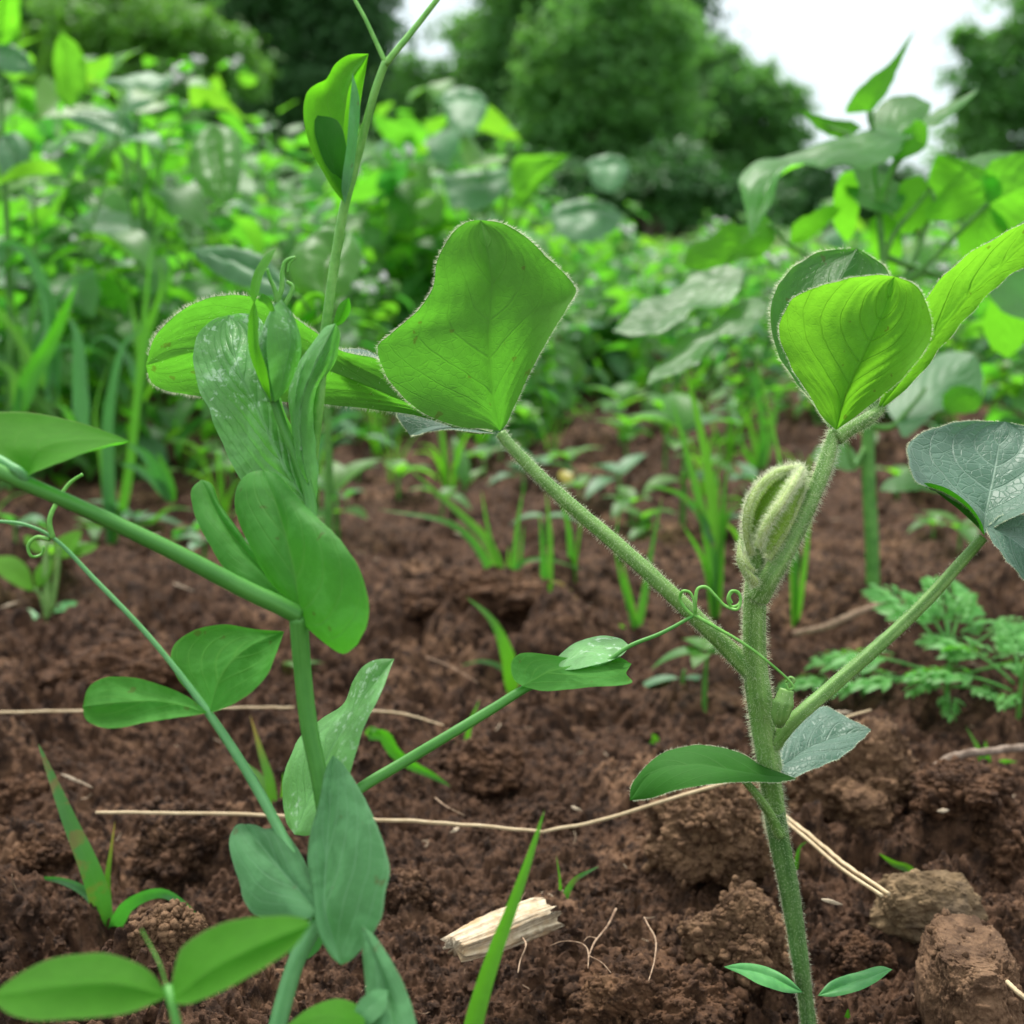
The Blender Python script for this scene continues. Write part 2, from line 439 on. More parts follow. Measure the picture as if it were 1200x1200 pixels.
def plain_mat(name, c1, c2, scale=300.0, rough=0.6, spec=0.35, bump=0.3, bdist=0.0004, c3=None, s3=60.0, stretch=None, uvstreak=0, sss=0.0, tf=0.0, trans=None):
    t = NT(name); tc = t.n('ShaderNodeTexCoord'); v = tc.outputs['Object']
    if stretch:
        mp = t.n('ShaderNodeMapping'); mp.inputs['Scale'].default_value = stretch; t.l(v, mp.inputs['Vector']); v = mp.outputs[0]
    f = t.noise(v, scale, 6, 0.65)
    if uvstreak:
        mp = t.n('ShaderNodeMapping'); mp.inputs['Scale'].default_value = (1.5, uvstreak, 1)
        t.l(t.n('ShaderNodeUVMap').outputs[0], mp.inputs['Vector'])
        f = t.math('MULTIPLY_ADD', t.noise(mp.outputs[0], 1.0, 3), 0.65, t.math('MULTIPLY', f, 0.35))
    col = t.mix(t.smooth(f, 0.34, 0.66), c1, c2)
    if c3: col = t.mix(t.smooth(t.noise(v, s3, 4), 0.48, 0.68), col, c3)
    pr = t.n('ShaderNodeBsdfPrincipled'); t.l(col, pr.inputs['Base Color']); pr.inputs['Roughness'].default_value = rough
    pr.inputs['Specular IOR Level'].default_value = spec
    bm = t.n('ShaderNodeBump'); bm.inputs['Strength'].default_value = bump; bm.inputs['Distance'].default_value = bdist
    t.l(f, bm.inputs['Height']); t.l(bm.outputs[0], pr.inputs['Normal'])
    if sss:
        pr.inputs['Subsurface Weight'].default_value = sss; pr.inputs['Subsurface Radius'].default_value = (0.6, 1.0, 0.2); pr.inputs['Subsurface Scale'].default_value = 0.0012
    if tf:
        tb = t.n('ShaderNodeBsdfTranslucent'); tb.inputs['Color'].default_value = tuple(trans) + (1,)
        ms = t.n('ShaderNodeMixShader'); ms.inputs[0].default_value = tf
        t.l(pr.outputs[0], ms.inputs[1]); t.l(tb.outputs[0], ms.inputs[2]); t.l(ms.outputs[0], t.out.inputs[0])
    else:
        t.l(pr.outputs[0], t.out.inputs[0])
    return t.m

def soil_mat(name, dark, mid, light, far=True):
    t = NT(name); v = t.n('ShaderNodeTexCoord').outputs['Object']; ge = t.n('ShaderNodeNewGeometry')
    v = ge.outputs['Position']
    n1 = t.math('MULTIPLY_ADD', t.noise(v, 28, 5, 0.6), 0.65, t.math('MULTIPLY', t.noise(v, 7, 2), 0.35)); n2 = t.noise(v, 190, 6, 0.7, 0.3); n3 = t.noise(v, 900, 4, 0.7); n4 = t.noise(v, 2600, 3, 0.7)
    c = t.mix(t.smooth(n2, 0.36, 0.64), dark, mid)
    c = t.mix(t.math('MULTIPLY', t.smooth(n1, 0.50, 0.68), t.smooth(n2, 0.40, 0.62)), c, light)
    c = t.mix(t.math('MULTIPLY', t.smooth(n3, 0.60, 0.74), 0.55), c, tuple(min(1, x * 1.5) for x in light))
    c = t.mix(t.math('MULTIPLY', t.math('SUBTRACT', 1.0, t.smooth(n3, 0.30, 0.44)), 0.6), c, tuple(x * 0.5 for x in dark))
    if far:
        sp = t.n('ShaderNodeSeparateXYZ'); t.l(v, sp.inputs[0])
        g = t.mix(t.noise(v, 2.2, 6, 0.7), (0.055, 0.12, 0.02), (0.12, 0.22, 0.04))
        yy = t.math('ADD', sp.outputs[1], t.math('MULTIPLY', t.noise(v, 1.6, 4), 1.2))
        c = t.mix(t.smooth(yy, 2.6, 3.4), c, g)
    pr = t.n('ShaderNodeBsdfPrincipled'); t.l(c, pr.inputs['Base Color']); pr.inputs['Roughness'].default_value = 0.78
    pr.inputs['Specular IOR Level'].default_value = 0.16
    bm = t.n('ShaderNodeBump'); bm.inputs['Strength'].default_value = 0.8; bm.inputs['Distance'].default_value = 0.0012
    t.l(t.math('ADD', t.math('MULTIPLY', n3, 0.8), t.math('MULTIPLY', n4, 0.4)), bm.inputs['Height']); t.l(bm.outputs[0], pr.inputs['Normal'])
    t.l(pr.outputs[0], t.out.inputs[0])
    return t.m

M = {}
M['soil'] = soil_mat('soil', (0.021, 0.0105, 0.0062), (0.098, 0.050, 0.028), (0.275, 0.155, 0.088))
M['clod'] = soil_mat('clod_soil', (0.034, 0.0165, 0.009), (0.118, 0.059, 0.031), (0.27, 0.148, 0.078), far=False)
M['tan_clod'] = soil_mat('tan_soil', (0.075, 0.040, 0.022), (0.20, 0.115, 0.063), (0.36, 0.22, 0.122), far=False)
M['stone'] = plain_mat('rough_stone', (0.085, 0.056, 0.030), (0.23, 0.155, 0.085), 160, 0.92, 0.2, 0.9, 0.001, (0.10, 0.07, 0.045), 60)
M['straw'] = plain_mat('dry_straw', (0.36, 0.25, 0.13), (0.62, 0.49, 0.31), 400, 0.6, 0.35, 0.3, uvstreak=7)
M['brown_stone'] = soil_mat('brown_stone', (0.075, 0.041, 0.023), (0.185, 0.106, 0.060), (0.34, 0.215, 0.125), far=False)
M['root'] = plain_mat('dry_root', (0.16, 0.095, 0.06), (0.36, 0.25, 0.17), 500, 0.85, 0.2, 0.4)
M['wood'] = plain_mat('splintered_wood', (0.22, 0.155, 0.095), (0.66, 0.54, 0.39), 500, 0.85, 0.2, 0.9, 0.0009, (0.40, 0.26, 0.14), 120, uvstreak=34)
M['twig'] = plain_mat('weathered_twig', (0.14, 0.10, 0.075), (0.30, 0.23, 0.18), 300, 0.9, 0.2, 0.6)
M['chaff'] = plain_mat('pale_chaff', (0.34, 0.25, 0.17), (0.62, 0.50, 0.36), 500, 0.8, 0.25, 0.3)

M['hair'] = plain_mat('white_plant_hair', (0.78, 0.84, 0.62), (0.90, 0.92, 0.76), 300, 0.5, 0.3, 0.0, tf=0.7, trans=(0.97, 1.0, 0.85))
M['bean_leaf'] = leaf_mat('bean_leaf', (0.045, 0.165, 0.034), (0.085, 0.225, 0.036), (0.125, 0.46, 0.026), speck=0.45, vein=0.34, nvein=6, net=0.5, rough=0.5, tf=0.56, spec=0.35, veincol=(0.10, 0.26, 0.04), bump=0.3)
M['bean_leaf_dark'] = leaf_mat('shaded_bean_leaf', (0.045, 0.140, 0.060), (0.026, 0.125, 0.012), (0.050, 0.30, 0.008), vein=0.35, nvein=5, net=0.25, rough=0.5, tf=0.34, spec=0.4, veincol=(0.10, 0.24, 0.06), bump=0.3)  # darker copy of the bean leaf; weaker light painted into its colour
M['bean_leaf_young'] = leaf_mat('young_bean_leaf', (0.070, 0.19, 0.030), (0.10, 0.29, 0.028), (0.215, 0.60, 0.024), speck=0.45, vein=0.36, nvein=7, net=0.2, rough=0.5, tf=0.58, spec=0.3, veincol=(0.07, 0.22, 0.012), bump=0.5)
M['bean_leaf_old'] = leaf_mat('old_bean_leaf', (0.052, 0.130, 0.082), (0.050, 0.20, 0.020), (0.07, 0.30, 0.03), vein=0.65, nvein=5, net=0.7, rough=0.48, tf=0.24, spec=0.45, veincol=(0.26, 0.40, 0.30), bump=0.6, wax=0.15, netscale=22)
M['bean_stem'] = plain_mat('bean_stem', (0.072, 0.185, 0.026), (0.21, 0.37, 0.10), 260, 0.5, 0.35, 0.2, uvstreak=7, sss=0.2)
M['bean_stem_old'] = plain_mat('old_bean_stem', (0.045, 0.125, 0.024), (0.110, 0.235, 0.060), 260, 0.5, 0.35, 0.3, uvstreak=8, sss=0.15)
M['cotyledon'] = plain_mat('seed_leaf', (0.040, 0.19, 0.045), (0.075, 0.26, 0.070), 200, 0.5, 0.35, 0.15, sss=0.2)
M['bud'] = leaf_mat('furled_bud_leaf', (0.16, 0.30, 0.04), (0.20, 0.36, 0.055), (0.32, 0.55, 0.05), vein=0.6, nvein=11, net=0.2, rough=0.55, tf=0.25, spec=0.3, veincol=(0.46, 0.56, 0.22), bump=0.8)
M['bud_ridge'] = plain_mat('bud_ridge', (0.26, 0.37, 0.10), (0.42, 0.52, 0.20), 400, 0.6, 0.25, 0.3, sss=0.2)
M['pea_leaf'] = leaf_mat('pea_leaf', (0.050, 0.195, 0.028), (0.050, 0.195, 0.030), (0.105, 0.52, 0.020), vein=0.6, nvein=4, slope=1.0, net=0.3, vw=1.8, mottle=0.75, speck=0.45, rough=0.55, tf=0.48, spec=0.22, veincol=(0.13, 0.36, 0.06), bump=0.3)
M['pea_leaf_wax'] = leaf_mat('waxy_pea_leaf', (0.075, 0.220, 0.080), (0.078, 0.225, 0.082), (0.08, 0.40, 0.045), vein=0.6, nvein=4, slope=1.0, vw=1.5, mottle=0.6, speck=0.45, net=0.25, rough=0.6, tf=0.36, spec=0.22, veincol=(0.19, 0.40, 0.20), bump=0.3, wax=0.05)
M['pea_leaf_spot'] = leaf_mat('spotted_pea_leaf', (0.11, 0.30, 0.080), (0.105, 0.29, 0.072), (0.16, 0.60, 0.045), vein=0.5, nvein=8, slope=0.7, vw=1.7, mottle=0.8, net=0.3, rough=0.4, tf=0.38, spec=0.5, veincol=(0.16, 0.38, 0.15), bump=0.4, blotch=0.85, blotchcol=(0.50, 0.70, 0.50))
M['pea_leaf_bright'] = leaf_mat('bright_pea_leaf', (0.060, 0.225, 0.020), (0.066, 0.24, 0.020), (0.10, 0.50, 0.014), vein=0.12, nvein=4, slope=0.85, net=0.12, rough=0.5, tf=0.55, spec=0.28, bump=0.12)  # brighter green than the plain pea leaf
M['pea_leaf_top'] = leaf_mat('thin_pea_leaf', (0.065, 0.23, 0.015), (0.075, 0.25, 0.020), (0.17, 0.64, 0.012), vein=0.2, nvein=5, slope=0.8, net=0.5, rough=0.5, tf=0.55, spec=0.3, bump=0.3)
M['pea_stem'] = plain_mat('pea_stem', (0.042, 0.190, 0.022), (0.085, 0.28, 0.045), 160, 0.5, 0.35, 0.1, uvstreak=5, sss=0.2)
M['pea_stem_pale'] = plain_mat('waxy_pea_stem', (0.070, 0.235, 0.070), (0.135, 0.35, 0.13), 160, 0.55, 0.35, 0.1, uvstreak=5, sss=0.2)
M['tendril'] = plain_mat('tendril', (0.105, 0.32, 0.045), (0.19, 0.44, 0.09), 300, 0.5, 0.35, 0.05, sss=0.2)
M['grass'] = leaf_mat('grass_blade', (0.038, 0.165, 0.018), (0.045, 0.19, 0.022), (0.12, 0.58, 0.012), vein=0.22, nvein=1, slope=0.0, net=0.0, rough=0.45, tf=0.45, spec=0.4, veincol=(0.14, 0.34, 0.08), hue=0.4, bump=0.1)
M['grass_stained'] = leaf_mat('stained_grass_blade', (0.045, 0.165, 0.030), (0.05, 0.19, 0.04), (0.11, 0.45, 0.03), vein=0.35, nvein=1, slope=0.0, net=0.0, rough=0.4, tf=0.34, spec=0.5, veincol=(0.20, 0.33, 0.12), stain=(0.20, 0.075, 0.035, 0.85), bump=0.1)
M['grass_dull'] = leaf_mat('bluish_grass_blade', (0.050, 0.165, 0.050), (0.055, 0.19, 0.05), (0.08, 0.44, 0.03), vein=0.3, nvein=1, slope=0.0, net=0.0, rough=0.4, tf=0.32, spec=0.5, veincol=(0.17, 0.34, 0.14), bump=0.1)
M['grass_dry_tip'] = leaf_mat('dry_tipped_grass', (0.055, 0.19, 0.02), (0.06, 0.2, 0.03), (0.16, 0.5, 0.02), vein=0.2, nvein=1, slope=0.0, net=0.0, tf=0.36, edgecol=(0.42, 0.14, 0.04, 0.45), bump=0.1)
M['weed_leaf'] = leaf_mat('weed_leaf', (0.042, 0.160, 0.030), (0.055, 0.20, 0.034), (0.155, 0.62, 0.030), vein=0.3, nvein=6, net=0.0, rough=0.46, tf=0.46, spec=0.38, veincol=(0.10, 0.30, 0.05), hue=0.55, bump=0.2)
M['weed_leaf_dull'] = leaf_mat('bluish_weed_leaf', (0.070, 0.185, 0.080), (0.06, 0.21, 0.05), (0.10, 0.50, 0.05), vein=0.3, nvein=5, net=0.0, rough=0.5, tf=0.34, spec=0.42, veincol=(0.16, 0.34, 0.15), hue=0.12, bump=0.2)
M['weed_stem'] = plain_mat('weed_stem', (0.045, 0.165, 0.018), (0.10, 0.27, 0.04), 100, 0.5, 0.35, 0.1)
M['fern_leaf'] = leaf_mat('cut_leaf', (0.085, 0.30, 0.060), (0.09, 0.31, 0.065), (0.16, 0.62, 0.04), vein=0.3, nvein=3, net=0.0, rough=0.5, tf=0.36, spec=0.35, hue=0.2, bump=0.15)
M['okra_leaf'] = leaf_mat('lobed_leaf', (0.085, 0.225, 0.075), (0.062, 0.23, 0.024), (0.19, 0.68, 0.024), vein=0.3, nvein=5, slope=0.7, net=0.1, rough=0.42, tf=0.60, spec=0.45, veincol=(0.16, 0.36, 0.09), hue=0.15, bump=0.3)
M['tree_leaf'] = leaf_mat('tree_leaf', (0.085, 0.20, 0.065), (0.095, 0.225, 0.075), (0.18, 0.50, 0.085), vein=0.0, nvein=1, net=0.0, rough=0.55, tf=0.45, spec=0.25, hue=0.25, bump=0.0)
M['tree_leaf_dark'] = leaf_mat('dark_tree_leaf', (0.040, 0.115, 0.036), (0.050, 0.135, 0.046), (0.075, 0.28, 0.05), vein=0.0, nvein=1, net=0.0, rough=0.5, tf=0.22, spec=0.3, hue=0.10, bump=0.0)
M['tree_leaf_yellowish'] = leaf_mat('light_tree_leaf', (0.080, 0.205, 0.035), (0.09, 0.23, 0.045), (0.18, 0.52, 0.04), vein=0.0, nvein=1, net=0.0, rough=0.5, tf=0.32, spec=0.35, hue=0.35, bump=0.0)  # yellower green than the other tree leaves, the bush's own colour
M['bark'] = plain_mat('bark', (0.055, 0.040, 0.030), (0.14, 0.11, 0.085), 9, 0.9, 0.15, 0.8, 0.03)
M['petal'] = plain_mat('white_florets', (0.62, 0.60, 0.60), (0.85, 0.83, 0.85), 200, 0.7, 0.3, 0.1, tf=0.3, trans=(0.8, 0.8, 0.8))
M['yellow_leaf'] = leaf_mat('yellowing_leaf', (0.36, 0.30, 0.03), (0.4, 0.34, 0.05), (0.6, 0.5, 0.03), vein=0.2, nvein=4, net=0.0, tf=0.4, bump=0.1)

# ------------------------------------------------------------------ ground
def make_ground():
    ys = np.concatenate([-np.geomspace(12, 0.06, 14), [0.0, 0.05, 0.09, 0.12, 0.145, 0.165], np.geomspace(0.18, 0.62, 950), np.geomspace(0.62, 2.0, 420)[1:], np.geomspace(2.0, 600, 60)[1:]])
    ts = np.concatenate([-np.geomspace(16, 2.06, 22), -np.linspace(2.0, 1.005, 150), np.linspace(-1, 1, 900), np.linspace(1.005, 2.0, 150), np.geomspace(2.06, 16, 22)])
    w = np.maximum(0.12, 0.40 * ys + 0.035)
    X = (ts[None, :] * w[:, None]); Y = np.broadcast_to(ys[:, None], X.shape)
    x = X.ravel(); y = Y.ravel()
    z = np.zeros(len(x)); dense = (y > 0.1) & (y < 3.2)
    for k in np.array_split(np.nonzero(dense)[0], 12):
        z[k] = ground_h(x[k], y[k])
    z[~dense] = np.where(y[~dense] < 0.2, -0.004, -0.01)
    a = Acc(); a.add(np.stack([x, y, z], 1), grid_faces(len(ys), len(ts)))
    a.F[0] = a.F[0] if np.cross(a.V[0][a.F[0][0, 1]] - a.V[0][a.F[0][0, 0]], a.V[0][a.F[0][0, 3]] - a.V[0][a.F[0][0, 0]])[2] > 0 else a.F[0][:, ::-1]
    return tag(a.build('ground', M['soil']), kind='structure')
make_ground()

def gz(x, y):
    return float(ground_h([x], [y], fine=False)[0])

def on_ground(px, py, lift=0.0):
    """the point of the soil surface seen at a sight"""
    z = 0.0
    for _ in range(6):
        p = P(px, py, gdepth(py, z)); z = 0.6 * gz(p[0], p[1]) + 0.4 * z
    return np.array([p[0], p[1], gz(p[0], p[1]) + lift])

def ico(sub):
    t = (1 + 5 ** .5) / 2
    v = [(-1, t, 0), (1, t, 0), (-1, -t, 0), (1, -t, 0), (0, -1, t), (0, 1, t), (0, -1, -t), (0, 1, -t), (t, 0, -1), (t, 0, 1), (-t, 0, -1), (-t, 0, 1)]
    f = [(0, 11, 5), (0, 5, 1), (0, 1, 7), (0, 7, 10), (0, 10, 11), (1, 5, 9), (5, 11, 4), (11, 10, 2), (10, 7, 6), (7, 1, 8), (3, 9, 4), (3, 4, 2), (3, 2, 6), (3, 6, 8), (3, 8, 9), (4, 9, 5), (2, 4, 11), (6, 2, 10), (8, 6, 7), (9, 8, 1)]
    v = [np.array(p) / np.linalg.norm(p) for p in v]
    for _ in range(sub):
        c = {}; nf = []
        def mp(i, j):
            k = (min(i, j), max(i, j))
            if k not in c:
                q = v[i] + v[j]; v.append(q / np.linalg.norm(q)); c[k] = len(v) - 1
            return c[k]
        for a, b, d in f:
            x, y, z = mp(a, b), mp(b, d), mp(d, a)
            nf += [(a, x, z), (b, y, x), (d, z, y), (x, y, z)]
        f = nf
    return np.array(v), np.array(f)
ICO1, ICO6, ICO5 = ico(1), ico(6), ico(5)

ICO0 = ico(0)
def crumb_geo(acc, pos, r, rg, shape):
    v, f = shape; k = len(v); n = len(pos)
    sc = r[:, None, None] * rg.uniform(0.55, 1.35, (n, 1, 3)) * (1 + rg.uniform(-.38, .38, (n, k, 1)))
    acc.add((v[None] * sc + pos[:, None, :]).reshape(-1, 3), (f[None] + (np.arange(n) * k)[:, None, None]).reshape(-1, 3))

def soil_crumbs():
    rg = np.random.default_rng(4); a = Acc()
    for n, lo, hi, pw, shape in ((52000, .00030, .0010, 1.6, ICO0), (5200, .0009, .0026, 3.0, ICO1)):
        d = 0.2 * np.exp(rg.uniform(0, 1, n) * math.log(1.5 / 0.2)); t = rg.uniform(-1.2, 1.2, n)
        x = t * (0.40 * d + 0.035); y = d
        keep = fbm(np.stack([x, y], 1) * 22, 2, 77) + rg.uniform(-.7, .7, n) > -0.15
        x, y = x[keep], y[keep]; n = len(x)
        r = (lo + (hi - lo) * rg.uniform(0, 1, n) ** pw) * (0.75 + 0.9 * np.clip(y, 0.2, 1.2))
        crumb_geo(a, np.stack([x, y, ground_h(x, y) + r * 0.2], 1), r, rg, shape)
    tag(a.build('soil_crumbs', M['soil'], smooth=False), kind='stuff', label='loose dark brown crumbs of tilled soil')
soil_crumbs()

def rot_z(t):
    return np.array([[math.cos(t), -math.sin(t), 0], [math.sin(t), math.cos(t), 0], [0, 0, 1]])

def lump_mesh(name, px, py, w, h, mat, seed, rough=0.32, sink=0.25, depth=1.0, label='', cat='soil clod', group=None, nm=None, box=None, fine=1.0, crumbs=1200, long=1.0, turn=0.0, flat=None):
    """rough lump of earth or stone, w by h picture units big, sitting in the soil under the sight (px, py) of its middle"""
    g = on_ground(px, py + h * 0.45); d = (g - CAM).dot(FWD); s = d / FPX
    rx, rz = w * s / 2, h * s / 2 * 1.05; ry = (rx + rz) / 2 * depth
    v, f = ICO6
    p = v.copy()
    if box: p = np.sign(p) * np.abs(p) ** box; 
    rq = np.linalg.qr(np.random.default_rng(seed).normal(size=(3, 3)))[0]; u0 = v; v = v @ rq; q = v * 1.6 + seed * 3.1
    r = 1 + rough * fbm(q, 3, seed) * 1.3
    bil = 0.30 - np.abs(vnoise(v * 3.7 + seed, seed + 5)) + 0.5 * (0.3 - np.abs(vnoise(v * 7.5 + seed, seed + 6)))
    r = r + rough * 0.30 * bil + fine * (0.085 * fbm(v * 9 + seed, 3, seed + 7) + 0.055 * fbm(v * 26 + seed, 2, seed + 8))
    v = u0; V = p * r[:, None] * np.array([rx, ry * long, rz])
    if flat: V[:, 2] = np.where(V[:, 2] > flat * rz, flat * rz + (V[:, 2] - flat * rz) * .3, V[:, 2])
    if turn: V = V @ rot_z(turn).T
    NV = norm(V)
    o = np.array([g[0], g[1] + ry * 0.3, g[2] + rz * (1 - 2 * sink) ])
    a = Acc(); a.add(V + o, f)
    if crumbs:
        rg = np.random.default_rng(seed); k = rg.integers(0, len(V), crumbs); rr = (.00025 + .0010 * rg.uniform(0, 1, crumbs) ** 3.5) * min(1.3, max(.6, rx / .009))
        crumb_geo(a, V[k] + o + NV[k] * rr[:, None] * .15, rr, rg, ICO0)
    ob = a.build(nm or 'soil_clod', mat, origin=tuple(o))
    return tag(ob, label, cat, group)

CL = 'larger clods of earth'
lump_mesh('c', 1005, 905, 165, 125, M['tan_clod'], 3, 0.45, 0.25, 0.9, 'tan clod of earth behind the hairy bean stem, to its right', group=CL)
lump_mesh('c', 840, 970, 135, 125, M['tan_clod'], 5, 0.42, 0.28, 0.9, 'tan clod of earth left of the hairy bean stem, under the straw stalk', group=CL)
lump_mesh('c', 872, 1092, 115, 100, M['tan_clod'], 8, 0.42, 0.25, 0.9, 'orange brown clod just left of the foot of the bean stem', group=CL)
lump_mesh('c', 775, 1160, 185, 130, M['clod'], 12, 0.45, 0.35, 1.0, 'dark clod of earth at the bottom edge, right of the front grass blade', group=CL)
lump_mesh('c', 205, 985, 105, 90, M['soil'], 15, 0.40, 0.25, 0.9, 'dark round clod left of the waxy pea stipules', group=CL)
lump_mesh('c', 190, 1090, 84, 66, M['tan_clod'], 18, 0.35, 0.25, 0.9, 'reddish clod under the arching pale grass leaf on the left', group=CL)
lump_mesh('c', 1185, 985, 90, 105, M['clod'], 21, 0.45, 0.3, 1.0, 'brown clod at the right edge above the long stone', group=CL)
lump_mesh('c', 25, 890, 100, 62, M['clod'], 24, 0.40, 0.3, 1.0, 'brown clod at the left edge below the thin straw', group=CL)
lump_mesh('c', 565, 895, 90, 58, M['clod'], 27, 0.45, 0.3, 1.0, 'crumbly clod between the pea leaf stalk and the straw', group=CL)
lump_mesh('c', 560, 690, 150, 60, M['clod'], 30, 0.40, 0.3, 1.0, 'low soft clod at the foot of the middle grass clump', group=CL)
lump_mesh('c', 140, 790, 150, 66, M['clod'], 33, 0.40, 0.35, 1.0, 'broad low clod behind the pair of pea leaflets on the left', group=CL)
lump_mesh('c', 1140, 920, 110, 54, M['clod'], 36, 0.40, 0.3, 1.0, 'low brown clod below the small three leaved seedling', group=CL)
lump_mesh('c', 470, 1040, 70, 50, M['soil'], 39, 0.40, 0.3, 1.0, 'small dark clod right of the waxy pea stipules', group=CL)
lump_mesh('c', 1010, 1120, 70, 48, M['clod'], 42, 0.40, 0.3, 1.0, 'small brown clod between the bean stem and the long stone', group=CL)
lump_mesh('c', 45, 975, 70, 48, M['clod'], 45, 0.42, 0.3, 1.0, 'brown clod behind the stained grass blade on the left', group=CL)
lump_mesh('c', 640, 960, 70, 36, M['soil'], 48, 0.40, 0.3, 1.0, 'small dark clod under the bend of the long straw', group=CL)
lump_mesh('s', 1088, 1060, 128, 80, M['stone'], 53, 0.24, 0.14, 0.75, 'rounded grey tan stone lying across the end of the long stone', 'stone', nm='stone', crumbs=120, fine=.45)
lump_mesh('s', 1134, 1150, 102, 178, M['brown_stone'], 54, 0.15, 0.22, 0.75, 'long reddish brown stone running out of the bottom right corner', 'stone', nm='stone', box=0.70, crumbs=160, long=1.5, turn=-.08, flat=.8, fine=.7)
lump_mesh('s', 1128, 1110, 34, 15, M['twig'], 57, 0.3, 0.0, 0.8, 'small dark grey pebble on top of the long reddish stone', 'pebble', nm='pebble', crumbs=0)

# ------------------------------------------------------------------ straw, wood, roots
def ground_line(pts, lift):
    return np.array([on_ground(p[0], p[1], lift + (p[2] / 1000. if len(p) > 2 else 0)) for p in pts])

def lay_line(pts, lift=0.004):
    """sights on a level just above the lumps"""
    return np.array([P(p[0], p[1], gdepth(p[1], lift + (p[2] / 1000. if len(p) > 2 else 0))) for p in pts])

def stalk(name, pts, r, mat, label, cat, lift=0.006, rough=0.15, group=None, extra=None):
    a = Acc(); L = catmull(lay_line(pts, lift), 28); rg = np.random.default_rng(int(abs(pts[0][0]))); L[1:-1] += rg.normal(size=(26, 3)) * [.00007, .00012, .00007] * min(1, np.linalg.norm(L[-1] - L[0]) / .05)
    add_tube(a, L, [x * (.72 if 'straw' in name else 1) for x in r], n=60, seg=8, mat=0, rough=rough, seed=len(pts))
    if extra:
        for q, rr in extra: add_tube(a, lay_line(q, lift), [x * .72 for x in rr], n=40, seg=8, rough=rough, seed=3)
    return tag(a.build(name, mat, origin=tuple(L[0])), label, cat, group)

stalk('straw_stalk', [(112, 952, 3), (220, 953, 2), (330, 956), (430, 960), (540, 966), (638, 975)], [.0006, .00068, .0007, .00068, .0006], M['straw'], 'long dry straw lying from the left under the pea stipules to the middle', 'straw stalk', 0.009)
stalk('straw_stalk', [(636, 975, 0), (700, 962, 3), (770, 941, 9), (862, 914, 15), (930, 890, 15), (990, 842, 14), (1020, 832, 12)], [.0006, .00068, .0007, .0007, .0006, .0004], M['straw'], 'dry straw rising from the middle to the bean stem and past it', 'straw stalk', 0.009)
stalk('straw_stalk', [(918, 955, 5), (950, 980, 4), (990, 1013, 2), (1042, 1048, 1)], [.00075, .0008, .0008, .0007], M['straw'], 'pale double straw slanting from the bean stem to the grey stone', 'straw stalk', 0.01,
      extra=[([(920, 962, 5), (948, 985, 4), (985, 1017, 2), (1034, 1050, 1)], [.0006, .0006, .0006])])
stalk('straw_stalk', [(-30, 836, 3), (90, 833, 3), (200, 830, 2), (345, 829, 1)], [.0006, .0006, .00055, .0005], M['straw'], 'thin dry straw along the left edge behind the pea leaflets', 'straw stalk', 0.009)
stalk('straw_stalk', [(425, 832, 1), (470, 836, 1), (520, 850, 0)], [.0005, .0005, .0003], M['straw'], 'short dry straw right of the folded spotted pea leaf', 'straw stalk', 0.007)
stalk('twig', [(1085, 905, 0), (1105, 893, 1), (1130, 884, 3), (1165, 880, 3), (1230, 872, 4)], [.0007, .0013, .0012, .0012, .001], M['twig'], 'grey weathered twig at the right edge behind the three leaved seedling', 'twig', 0.004, 0.3)
stalk('twig', [(930, 742), (965, 735), (1000, 720), (1030, 708)], [.001, .0016, .0015, .001], M['root'], 'brown twig lying behind the cut leaved weed', 'twig', 0.004, 0.3)
stalk('straw_stalk', [(1180, 1150, 4), (1192, 1162, 4), (1215, 1180, 3)], [.0006, .0007, .0006], M['straw'], 'short straw end at the right edge beside the long stone', 'straw stalk', 0.012)

def litter():
    """countless shreds of fibre and husk in the tilth"""
    rg = np.random.default_rng(8); a = Acc(); n = 420
    d = 0.21 * np.exp(rg.uniform(0, 1, n) * math.log(1.2 / 0.21)); x = rg.uniform(-1.1, 1.1, n) * (0.40 * d + 0.035)
    for i in range(n):
        h = float(ground_h([x[i]], [d[i]])[0]); az = rg.uniform(0, 6.28); l = rg.uniform(.0012, .0065) * (1 + .6 * (d[i] > .5)); r = rg.uniform(.00008, .00026)
        c = np.array([x[i], d[i], h + .0004]); u = np.array([math.cos(az), math.sin(az), rg.uniform(-.3, .5)]) * l / 2; k = rg.normal(size=3) * l * .12
        add_tube(a, np.array([c - u, c + k, c + u]), [r * .7, r, r * .5], n=7, seg=5, cap=False, mat=int(rg.uniform() < .55), flat=rg.uniform(.4, 1))
    tag(a.build('soil_litter', [M['chaff'], M['root']]), kind='stuff', label='shreds of dry fibre and husk scattered over the tilled soil')
litter()

